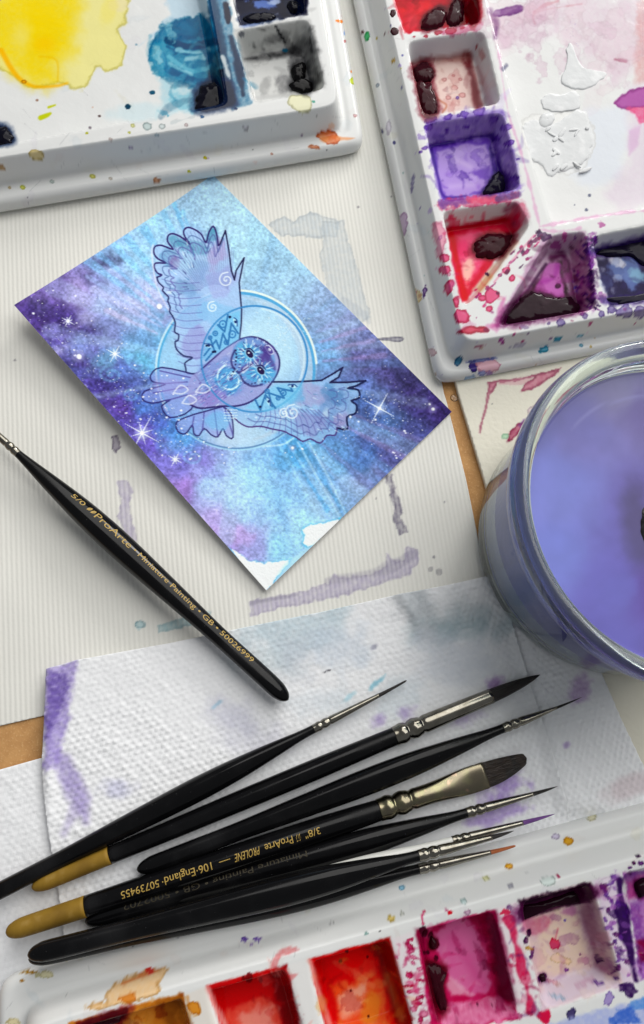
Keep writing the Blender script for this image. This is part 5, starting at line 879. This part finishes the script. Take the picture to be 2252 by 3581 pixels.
    # pale well
    c.poly([(988, 300), (1292, 220), (1430, 660), (1085, 770)], hx(222, 196, 200), .9, 4, 5); c.poly([(985, 300), (1290, 222), (1295, 305), (1190, 325), (1060, 365), (1000, 390)], hx(40, 12, 36), .95, 4, 6, 12); c.poly([(1050, 380), (1180, 330), (1240, 350), (1270, 480), (1290, 580), (1160, 610), (1070, 600)], hx(232, 212, 190), .75, 14, 14, 24, tex=.3); c.blob(1060, 400, 60, 40, hx(196, 90, 130), .55, -20, 14, .4, tex=.3); c.blob(1200, 345, 36, 20, hx(190, 120, 170), .7, -10, 8, .4); c.poly([(1230, 350), (1290, 300), (1390, 620), (1310, 600)], hx(150, 100, 130), .65, 12, 10, tex=.2); c.poly([(1080, 640), (1300, 590), (1420, 660), (1090, 760)], hx(226, 216, 230), .8, 8, 8)
    for x, y, rx, ry, k in [(1135, 485, 22, 20, (214, 50, 90)), (1085, 628, 16, 20, (80, 40, 100)), (1185, 595, 9, 9, (130, 70, 150)), (1025, 440, 10, 16, (60, 20, 60)), (1015, 470, 10, 14, (80, 30, 80)), (1042, 520, 8, 30, (90, 40, 110)), (1320, 545, 20, 16, (70, 30, 80)), (1320, 650, 26, 12, (130, 90, 170)), (1205, 780, 18, 24, (50, 40, 90)), (1365, 715, 20, 26, (160, 140, 200)), (1160, 550, 40, 20, (236, 206, 170)), (1180, 385, 5, 5, (120, 100, 190)), (1245, 530, 5, 5, (120, 60, 110)), (1140, 650, 30, 12, (226, 180, 190)), (1030, 505, 14, 8, (190, 140, 50)), (1150, 710, 40, 10, (190, 206, 226))]:
        c.blob(x, y, rx, ry, hx(*k), .8, 15, 2, .45, .4)
    c.line([(1140, 460), (1150, 420)], 3, hx(206, 80, 110), .6, 3)
    # purple end
    c.poly([(1295, 215), (1410, 185), (1500, 640), (1430, 660)], hx(226, 206, 226), .7, 5, 6, tex=.2); c.line([(1410, 220), (1430, 400), (1480, 640)], [16, 26, 20], hx(48, 16, 76), .92, 4, warp=12)
    for i in range(34): c.blob(R.gauss(1370, 26) + i * 1.6, 200 + i * 13, R.uniform(6, 20), R.uniform(5, 12), hx(*R.choice([(110, 60, 150), (70, 30, 110), (160, 100, 180), (80, 24, 90)])), .75, R.uniform(-40, 60), 2.5, .5, tex=.3)
    c.poly([(1430, 190), (1640, 130), (1700, 560), (1500, 640), (1470, 420)], hx(150, 90, 170), .9, 4, 8, tex=.3); c.poly([(1440, 220), (1514, 190), (1500, 290), (1450, 300)], hx(206, 90, 150), .7, 8, 8); c.poly([(1500, 290), (1640, 260), (1640, 420), (1520, 450)], hx(206, 150, 206), .7, 10, 10, tex=.3); c.poly([(1480, 470), (1640, 450), (1640, 560), (1500, 560)], hx(130, 16, 60), .85, 6, 8); c.blob(1500, 240, 30, 40, hx(40, 10, 40), .85, 0, 6, .4)
    c.blob(1450, 680, 40, 26, hx(50, 20, 80), .85, 10, 4, .5, tex=.3); c.poly([(1080, 840), (1300, 770), (1640, 690), (1640, 900), (1080, 900)], hx(176, 186, 230), .75, 6, 10, 22, tex=.3); c.blob(1440, 790, 70, 40, hx(70, 110, 200), .8, -20, 8, .5, tex=.3); c.blob(1500, 740, 40, 26, hx(96, 150, 220), .7, 0, 8, .5, tex=.3)
    c.messy([(95, 548), (440, 456), (545, 860), (170, 860)], [(226, 20, 20), (150, 10, 20), (240, 150, 110), (236, 90, 40), (230, 170, 80)], 70, 6, 26, .5, 31)
    c.messy([(-120, 600), (0, 575), (60, 860), (-150, 860)], [(210, 16, 24), (130, 8, 20), (240, 150, 140)], 40, 6, 22, .5, 37)
    c.messy([(550, 425), (885, 338), (985, 800), (620, 870)], [(206, 40, 110), (150, 10, 70), (240, 170, 200), (100, 8, 48), (226, 110, 170)], 80, 5, 24, .45, 32)
    c.messy([(1000, 390), (1292, 320), (1430, 660), (1085, 770)], [(206, 150, 170), (150, 90, 140), (236, 216, 200), (190, 120, 160), (226, 200, 220)], 80, 5, 24, .45, 33)
    c.messy([(440, 460), (550, 430), (650, 860), (545, 860)], [(206, 40, 100), (236, 150, 180), (180, 16, 80), (240, 226, 230)], 70, 4, 14, .7, 34, .4)
    c.messy([(890, 335), (990, 300), (1090, 800), (985, 800)], [(206, 40, 90), (236, 170, 190), (150, 20, 70), (110, 60, 120)], 70, 4, 14, .65, 35, .4)
    c.messy([(1295, 215), (1420, 180), (1514, 640), (1430, 660)], [(90, 40, 130), (50, 16, 80), (160, 110, 190), (236, 226, 236)], 80, 4, 16, .7, 36, .4)
    c.messy([(1430, 190), (1514, 160), (1600, 560), (1500, 640)], [(190, 120, 190), (110, 30, 100), (60, 16, 60), (226, 190, 226)], 50, 5, 22, .55, 38)
    c.use(None)
    for q, r, k in [((1336, 1977), 11, (214, 156, 30)), ((1197, 2036), 9, (222, 164, 30)), ((920, 2159), 9, (232, 206, 120)), ((945, 2148), 6, (220, 222, 214)), ((862, 2195), 5, (170, 206, 200)), ((1390, 1921), 12, (226, 222, 190)), ((1307, 1966), 9, (206, 196, 220)), ((1290, 2070), 17, (214, 226, 222)), ((1312, 2060), 4, (206, 90, 130)), ((1200, 2083), 7, (206, 206, 216)), ((1142, 2066), 8, (226, 226, 180)), ((945, 2086), 8, (150, 200, 226)), ((1490, 2030), 6, (90, 30, 90)), ((1500, 2012), 6, (60, 20, 70)), ((1507, 2030), 7, (110, 50, 130)), ((1090, 2120), 8, (206, 226, 226)), ((1480, 2040), 5, (130, 80, 150)), ((1050, 2140), 4, (206, 110, 150)), ((780, 2170), 6, (222, 222, 222)), ((893, 2189), 2, (80, 80, 80)), ((1100, 2145), 8, (206, 170, 196))]:
        c.blob(q[0], q[1], r, r * .8, hx(*k), .8, 0, 1.4, .3, .6)
    return halos(c, 't3', None)
t3_out = [(-6, 2262), (700, 2078), (1339, 1905), (1700, 1808), (1760, 2700), (10, 2800)]
Z5 = lambda *p: TQ(Q5, p); Z6 = lambda *p: TQ(Q6, p)
wo = Z5((318, 848), (806, 722), (900, 1080), (360, 1230)); wr = Z5((908, 692), (1262, 602), (1375, 1000), (1010, 1090)); ws2 = Z6((98, 550), (438, 457), (555, 860), (180, 960)); wk = Z6((552, 426), (880, 336), (990, 795), (650, 885)); wl = Z6((990, 300), (1290, 220), (1432, 660), (1088, 770)); wp_ = Z6((1410, 188), (1740, 100), (1800, 560), (1510, 640))
T3, W3, b3 = palette('ceramic_palette', 'white ceramic palette with a row of orange, red and pink wells below the brushes', t3_out, 3.6, 13.5,
    [dict(poly=wo, depth=10, label='orange paint well'), dict(poly=wr, depth=10, label='scarlet paint well beside the orange one'), dict(poly=ws2, depth=10, label='red and amber paint well'), dict(poly=wk, depth=10, label='bright pink paint well'), dict(poly=wl, depth=10, label='pale pink and beige paint well'), dict(poly=wp_, depth=10, label='purple paint well')], paint_t3, w1=8.0, run=5.0)
zW = ZR - 9.9
lump(W3[0], b3, [(370, 850), (430, 825), (540, 790), (560, 800), (520, 850), (430, 880), (380, 880)], zW, 2.4, M_maroon, q=Q5, seed=2)
lump(W3[3], b3, [(595, 565), (640, 575), (678, 600), (665, 660), (680, 740), (650, 775), (615, 700), (600, 620)], zW, 3, M_maroon, q=Q6, seed=4); lump(W3[3], b3, oval(622, 482, 18, 26, 0, seed=3), zW, 1.6, M_maroon, q=Q6, seed=5)
lump(W3[4], b3, [(1000, 330), (1100, 300), (1280, 250), (1290, 295), (1150, 325), (1060, 355), (1005, 380)], zW, 1.8, M_plum, q=Q6, seed=6); lump(W3[4], b3, oval(1085, 628, 13, 18, 0, seed=8), zW, 1.2, M_plum, q=Q6, seed=7)
lump(W3[5], b3, oval(1505, 250, 30, 40, 0, seed=8), zW, 2.4, M_plum, q=Q6, seed=8)

# ------------------------------------------------------------------ glass jar of rinse water
def lathe(prof, n=96):
    P = np.array(prof, float); m = len(P); a = np.arange(n) / n * 2 * math.pi
    V = np.stack([P[:, 0:1] * np.cos(a), P[:, 0:1] * np.sin(a), np.repeat(P[:, 1:2], n, 1)], -1).reshape(-1, 3)
    i = np.arange(n); j = (i + 1) % n
    F = np.concatenate([np.stack([i + k * n, j + k * n, j + (k + 1) * n, i + (k + 1) * n], 1) for k in range(m - 1)])
    return V, F
JC = np.array([137.6, 54.0, 2.9])
jar = thing('glass_jar', 'clear glass jar with a thick rolled rim filled with violet rinse water', 'jar', JC)
jp = smooth_path([(46, 0), (50, .9), (51.6, 4), (52.2, 14), (52.8, 30), (53.2, 42), (52.6, 46), (51.9, 48.2), (52.6, 49.6), (55.9, 50.4), (57.6, 52.6), (58, 57), (57.2, 60.4), (55.2, 61.6), (52.8, 60.6), (51.4, 57), (50.4, 52), (49.6, 46), (49.4, 30), (49.2, 10), (46, 5.5), (30, 5)], 4)
jp = [(.01, .4), (40, .2)] + [tuple(p) for p in jp] + [(.01, 5)]
V, F = lathe(jp, 128); new_obj('glass_body', mesh_np('glass_body', V, F), jar, M_glass)
wz = 49.6; wp = [(.01, 5.05), (46, 5.6), (49.25, 10.2), (49.5, 30), (49.7, 46), (50.05, 48.6), (50.2, wz + .4), (49.7, wz + .1), (49, wz)] + [(r, wz) for r in np.linspace(48, .01, 46)]
V, F = lathe(wp, 160)
G = V + JC; px, py = proj(G[:, 0], G[:, 1], G[:, 2])
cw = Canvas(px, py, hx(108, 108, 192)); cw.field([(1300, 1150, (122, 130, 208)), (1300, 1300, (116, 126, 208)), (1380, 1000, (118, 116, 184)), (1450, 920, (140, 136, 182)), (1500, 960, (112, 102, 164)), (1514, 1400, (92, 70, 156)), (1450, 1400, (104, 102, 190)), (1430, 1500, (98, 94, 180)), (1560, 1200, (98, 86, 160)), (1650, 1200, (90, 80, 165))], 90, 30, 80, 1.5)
cw.blob(1506, 1255, 44, 100, hx(66, 60, 92), .55, -8, 26, .35); cw.line([(1340, 1010), (1400, 960), (1470, 938), (1540, 930)], [1, 3, 4, 3], hx(150, 150, 206), .5, 3)  # pale arc and the grey-lilac tone near it paint in reflected haze
g = fbm(px, py, 40, 17, 3) - .5; cw.c *= 1 + .1 * g[:, None]
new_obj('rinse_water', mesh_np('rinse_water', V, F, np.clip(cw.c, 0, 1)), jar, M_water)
# dark lump in the water
lc = U(1542, 1240, JC[2] + wz); n = 40; ms = []
th = np.linspace(.02, math.pi - .02, 24); ph = np.linspace(0, 2 * math.pi, n, endpoint=False); T_, H_ = np.meshgrid(th, ph, indexing='ij')
rr = 1 + .35 * (fbm(H_ * 6 + 20 + 3 * np.cos(T_), T_ * 9, 2.4, 4, 4) - .5) * np.sin(T_)
V = np.stack([6.2 * rr * np.sin(T_) * np.cos(H_), 9.5 * rr * np.sin(T_) * np.sin(H_), 4.6 * rr * np.cos(T_)], -1).reshape(-1, 3)
i_ = np.arange(24 * n).reshape(24, n); F = np.stack([i_[:-1], i_[1:], np.roll(i_[1:], -1, 1), np.roll(i_[:-1], -1, 1)], -1).reshape(-1, 4)
o = new_obj('sediment_lump', mesh_np('sediment_lump', V, F), mat=M_lump); o.location = Vector((lc[0], lc[1], lc[2] - 2.4)) * .001
tag(o, 'dark grey mottled lump breaking the violet water surface inside the jar', 'lump')
# clear drop on the board
dc = U(1068, 935, 0); V, F = lathe([(.01, 1.0), (.6, .95), (1.1, .75), (1.5, .4), (1.7, .02), (1.2, .015), (.01, .015)], 24)
o = new_obj('water_drop', mesh_np('water_drop', V, F[:, ::-1]), mat=M_water_drop); o.location = Vector((dc[0], dc[1], .02)) * .001; tag(o, 'tiny clear water drop on the brown hardboard strip', 'water drop')

# ------------------------------------------------------------------ paint brushes
def text_tris(body, size=1.0, shear=0.0):
    cu = bpy.data.curves.new('lettering', 'FONT'); cu.body = body; cu.size = size; cu.shear = shear; cu.resolution_u = 3; cu.fill_mode = 'FRONT'
    ob = bpy.data.objects.new('lettering', cu); me = bpy.data.meshes.new_from_object(ob)
    import bmesh
    bm = bmesh.new(); bm.from_mesh(me); bmesh.ops.triangulate(bm, faces=bm.faces[:])
    for y in np.arange(-.2, 1.0, .1) * size:
        bmesh.ops.bisect_plane(bm, geom=bm.verts[:] + bm.edges[:] + bm.faces[:], plane_co=(0, y, 0), plane_no=(0, 1, 0))
    bmesh.ops.triangulate(bm, faces=bm.faces[:]); bm.verts.index_update()
    V = np.array([v.co[:2] for v in bm.verts]); F = np.array([[v.index for v in f.verts] for f in bm.faces])
    bm.free(); bpy.data.objects.remove(ob); bpy.data.curves.remove(cu); bpy.data.meshes.remove(me)
    return V, F
def leaf_tris():
    V, F = [], []
    for k, off in ((0, -.12), (1, .12)):
        b = len(V); pts = [(.0, 0), (.0, .55), (.12, .85), (.3, 1.0), (.3, .5), (.2, .15)] if k == 0 else [(.4, 0), (.58, .18), (.7, .5), (.7, 1.0), (.5, .9), (.4, .5)]
        V += pts; F += [[b, b + i, b + i + 1] for i in range(1, 5)]
    return np.array(V) + [0, 0], np.array(F)
def interp(prof, t): p = np.array(prof); return np.interp(t, p[:, 0], p[:, 1])
MINI = [(0, .0), (.004, 1.0), (.012, 1.9), (.025, 2.6), (.045, 3.1), (.1, 3.3), (.25, 3.35), (.4, 4.1), (.55, 4.85), (.66, 5.0), (.76, 4.5), (.86, 3.3), (.95, 2.0), (1, 1.35)]
ROUND = [(0, 0), (.004, 1.0), (.012, 1.8), (.03, 2.5), (.06, 2.75), (.2, 3.0), (.5, 3.6), (.75, 3.8), (.92, 3.5), (1, 3.15)]
def brush(label, tip, hb, fb, end, zt, ze, prof, k, r_f, hair_m, hair_shape='round', handle_m=None, gold=0.0, tri=.10, letters=(), metal=None, r_h=None, dim=False, roll=0.0):
    A, B = U(*end, ze), U(*tip, zt); D = B - A; L = np.linalg.norm(D); x = D / L
    y = np.cross([0, 0, 1], x); y /= np.linalg.norm(y); z = np.cross(x, y)
    def along(p):
        t = np.linspace(-.1, 1.1, 2401); Q = A + t[:, None] * D; u, v = proj(Q[:, 0], Q[:, 1], Q[:, 2]); return t[np.argmin((u - p[0]) ** 2 + (v - p[1]) ** 2)] * L
    xf, xh = along(fb), along(hb)
    root = thing('paint_brush', label, 'paint brush', (0, 0, 0), 'artist brushes on the table')
    root.matrix_world = Matrix([[x[i] * 1, y[i], z[i], A[i] * .001] for i in range(3)] + [[0, 0, 0, 1]])
    P = [(t * xf, r * k) for t, r in prof]; P[-1] = (xf, r_f * 1.02); P[-2] = (P[-2][0], max(P[-2][1], r_f * 1.05))
    ts = np.unique(np.concatenate([np.linspace(0, xf, 70), np.array([p[0] for p in P])]))
    sp = smooth_path(P, 8); sx = np.maximum.accumulate([q[0] for q in sp]); sr = np.array([max(q[1], 0) for q in sp])
    rad = lambda X: np.interp(X, sx, sr)
    def tw(X): return tri * np.clip(np.minimum(X / xf / .08, (1 - X / xf) / .2), 0, 1)
    def rr(X, th): return rad(X) * (1 - tw(X) * (.5 + .5 * np.cos(3 * (th + roll))))
    n = 36; th = np.arange(n) / n * 2 * math.pi
    def skin(xs, rfun, cap=True):
        X, T = np.meshgrid(xs, th, indexing='ij'); R_ = rfun(X, T)
        if isinstance(R_, tuple): yy, zz = R_
        else: yy, zz = R_ * np.sin(T), R_ * np.cos(T)
        V = np.stack([X, yy, zz], -1).reshape(-1, 3); i = np.arange(n); j = (i + 1) % n
        F = np.concatenate([np.stack([i + q * n, i + (q + 1) * n, j + (q + 1) * n, j + q * n], 1) for q in range(len(xs) - 1)])
        if cap:
            m = len(V); V = np.concatenate([V, [[xs[0], V[:n, 1].mean(), V[:n, 2].mean()], [xs[-1], V[-n:, 1].mean(), V[-n:, 2].mean()]]])
            e = (len(xs) - 1) * n; return V, [F, np.concatenate([np.stack([np.full(n, m), i, j], 1), np.stack([np.full(n, m + 1), j + e, i + e], 1)])]
        return V, F
    g0 = gold * xf
    hs = sx[(sx >= g0)] if gold else sx
    hs = np.unique(np.concatenate([[g0], hs, np.linspace(g0, xf, 60)]))
    V, F = skin(hs, rr); handle = new_obj('handle', mesh_np('handle', V, F), root, handle_m or M_black)
    if gold:
        gs = np.unique(np.concatenate([sx[sx < g0], [g0 - .01], np.linspace(0, g0 - .01, 20)])); V, F = skin(gs, lambda X, T: rr(X, T) * 1.012)
        new_obj('gold_end', mesh_np('gold_end', V, F), root, M_gold)
    # ferrule with two crimped rings
    r_h = r_h or r_f * .6; lf = xh - xf; c1 = min(1.3 * r_f + .6, lf * .2)
    xs = np.unique(np.concatenate([np.linspace(xf - .8, xf + 3.2 * c1, 60), np.linspace(xf + 3.2 * c1, xh, 24)]))
    def fr(X, T):
        u = (X - xf) / c1; base = np.interp(X, [xf, xf + 3 * c1, xh], [r_f * 1.1, r_f * 1.02, r_h])
        base = base * (1 + .10 * np.exp(-((u - .5) / .26) ** 2) + .12 * np.exp(-((u - 1.55) / .30) ** 2) - .12 * np.exp(-((u - 1.0) / .12) ** 2) - .12 * np.exp(-((u - 2.2) / .14) ** 2)) + .05 * (X > xh - .5)
        if hair_shape == 'flat':
            f = sstep(xf + 3 * c1, xh - lf * .12, X); return base * (1 - f) * np.sin(T) + f * 4.6 * np.sign(np.sin(T)) * np.abs(np.sin(T)) ** .7, base * (1 - f) * np.cos(T) + f * 1.35 * np.sign(np.cos(T)) * np.abs(np.cos(T)) ** .7
        return base
    V, F = skin(xs, fr); new_obj('ferrule', mesh_np('ferrule', V, F), root, metal or M_metal)
    # bristles
    lh = L - xh; xs = np.concatenate([[xh - .6], xh + lh * np.linspace(0, 1, 26)])
    def hr(X, T):
        u = np.clip((X - xh) / lh, 0, 1)
        if hair_shape == 'flat':
            w = 4.4 * (1 - .62 * u ** 1.8); off = .55 * 4.4 * u ** 1.8 * .5; h = 1.25 * (1 - .75 * u ** 1.3)
            end_ = np.sqrt(np.clip(1 - np.clip((u - .93) / .07, 0, 1) ** 2, .05, 1)); fr_ = 1 + .06 * np.sin(T * 9 + 2) * u
            return off + w * fr_ * np.sign(np.sin(T)) * np.abs(np.sin(T)) ** .8 * end_, h * np.cos(T)
        if hair_shape == 'belly': s = (1 - u) ** .75 * (1 + .55 * u)
        elif hair_shape == 'blunt': s = (1 - .55 * u) * np.sqrt(np.clip(1 - np.clip((u - .9) / .1, 0, 1) ** 2, .02, 1))
        else: s = (1 - u) ** .8 * (1 + .35 * u)
        s = np.maximum(s, .03); return r_h * .94 * s * (1 + .05 * np.sin(7 * T) * u) * np.sin(T) + .25 * u * u, r_h * .94 * s * np.cos(T)
    V, F = skin(xs, hr); new_obj('bristles', mesh_np('bristles', V, F), root, hair_m)
    # lettering printed along the handle
    LV, LF, nb = [], [], 0
    for body, p0, p1, h, th0, shear in letters:
        tv, tf = leaf_tris() if body == 'LEAF' else text_tris(body, 1.0, shear)
        X0, X1 = along(p0), along(p1); tx = (tv[:, 0] - tv[:, 0].min()) / (np.ptp(tv[:, 0]) or 1); ty = tv[:, 1] / (.72 if body != 'LEAF' else 1.0) * h - h / 2
        X = X0 + (X1 - X0) * tx; th_ = th0 - ty / np.maximum(rad(X), .5); R_ = rr(X, th_) + .05
        LV.append(np.stack([X, R_ * np.sin(th_), R_ * np.cos(th_)], 1)); LF.append(tf + nb); nb += len(tv)
    if LV: new_obj('lettering', mesh_np('lettering', np.concatenate(LV), np.concatenate(LF), smooth=False), handle, M_letter_dim if dim else M_letter)
    return root
s1 = -.62
brush('black miniature brush with gold lettering lying alone between the painting and the paper towel', (-135, 905), (-70, 966), (37, 1068), (678, 1646), 6.4, 8.0, MINI, 1.04, 1.4, M_hair, roll=2.6,
      letters=[('5/0', (178, 1164), (206, 1190), 2.1, s1, 0), ('LEAF', (214, 1197), (229, 1211), 2.2, s1, 0), ('ProArte', (232, 1214), (314, 1288), 3.0, s1, 0), ('\u2022 Miniature Painting \u2022 GB \u2022 50026999', (320, 1294), (600, 1549), 2.3, s1, 0)])
brush('slim black miniature brush with small worn dark tip, topmost of the fanned bunch', (957, 1601), (893, 1636), (741, 1709), (-75, 2131), 5.2, 7.4, MINI, .86, 1.45, M_hair, r_h=.75, hair_shape='blunt', roll=.5)
brush('large round black brush with pointed dark bristles and gold-dipped handle end', (1270, 1588), (1156, 1640), (934, 1733), (74, 2088), 5.4, 6.6, ROUND, .95, 3.1, M_hair, r_h=2.7, hair_shape='belly', gold=.2, tri=0)
brush('black miniature brush with hair-thin tip lying between the round brush and the flat brush', (1370, 1640), (1308, 1663), (1188, 1713), (321, 2046), 6.6, 7.2, MINI, .93, 1.55, M_hair, r_h=.5, roll=.3)
sd_ = .12
brush('wide flat brush with broad flattened ferrule, brown bristles and gold-dipped handle end', (1240, 1790), (1142, 1822), (897, 1906), (13, 2193), 6.0, 8.2, ROUND, 1.1, 3.4, M_hair_b, hair_shape='flat', gold=.2, tri=0, metal=M_metal_w, r_h=3,
      letters=[('3/8"', (750, 1948), (716, 1961), 2.3, sd_, 0), ('LEAF', (706, 1966), (696, 1970), 2.4, sd_, 0), ('ProArte', (688, 1973), (624, 1994), 2.5, sd_, 0), ('PROLENE', (612, 1998), (552, 2017), 2.5, sd_, .35), ('\u2014', (544, 2021), (518, 2029), 2.4, sd_, 0), ('106\u00b7England\u00b7', (500, 2034), (385, 2071), 2.5, sd_, 0), ('50739455', (378, 2074), (290, 2102), 2.3, sd_, 0)])
brush('black miniature brush with worn faint lettering tucked directly under the flat brush', (1312, 1850), (1254, 1868), (1102, 1911), (199, 2168), 7.0, 6.8, MINI, .95, 1.6, M_hair, r_h=.75, roll=.3, dim=True,
      letters=[('Miniature Painting \u2022 GB \u2022 5002702', (720, 2006), (292, 2130), 2.0, .55, 0)])
brush('white-handled brush with purple stained bristles lying beneath the black brushes', (1306, 1915), (1230, 1939), (1068, 1974), (420, 2140), 10.2, 10.4, MINI, .46, 1.35, M_hair_p, handle_m=M_white_h, r_h=.85, tri=0)
brush('black miniature brush with fine dark tip resting on top of the orange-tipped brush', (1209, 1955), (1156, 1970), (989, 2011), (64, 2246), 14.5, 18.5, MINI, .98, 1.7, M_hair, r_h=.85, roll=.4)
brush('black brush with rust orange bristles resting on the palette flange', (1213, 1990), (1153, 2003), (989, 2037), (66, 2256), 10.6, 11.4, MINI, .88, 1.6, M_hair_o, r_h=.8, hair_shape='blunt', roll=.4)
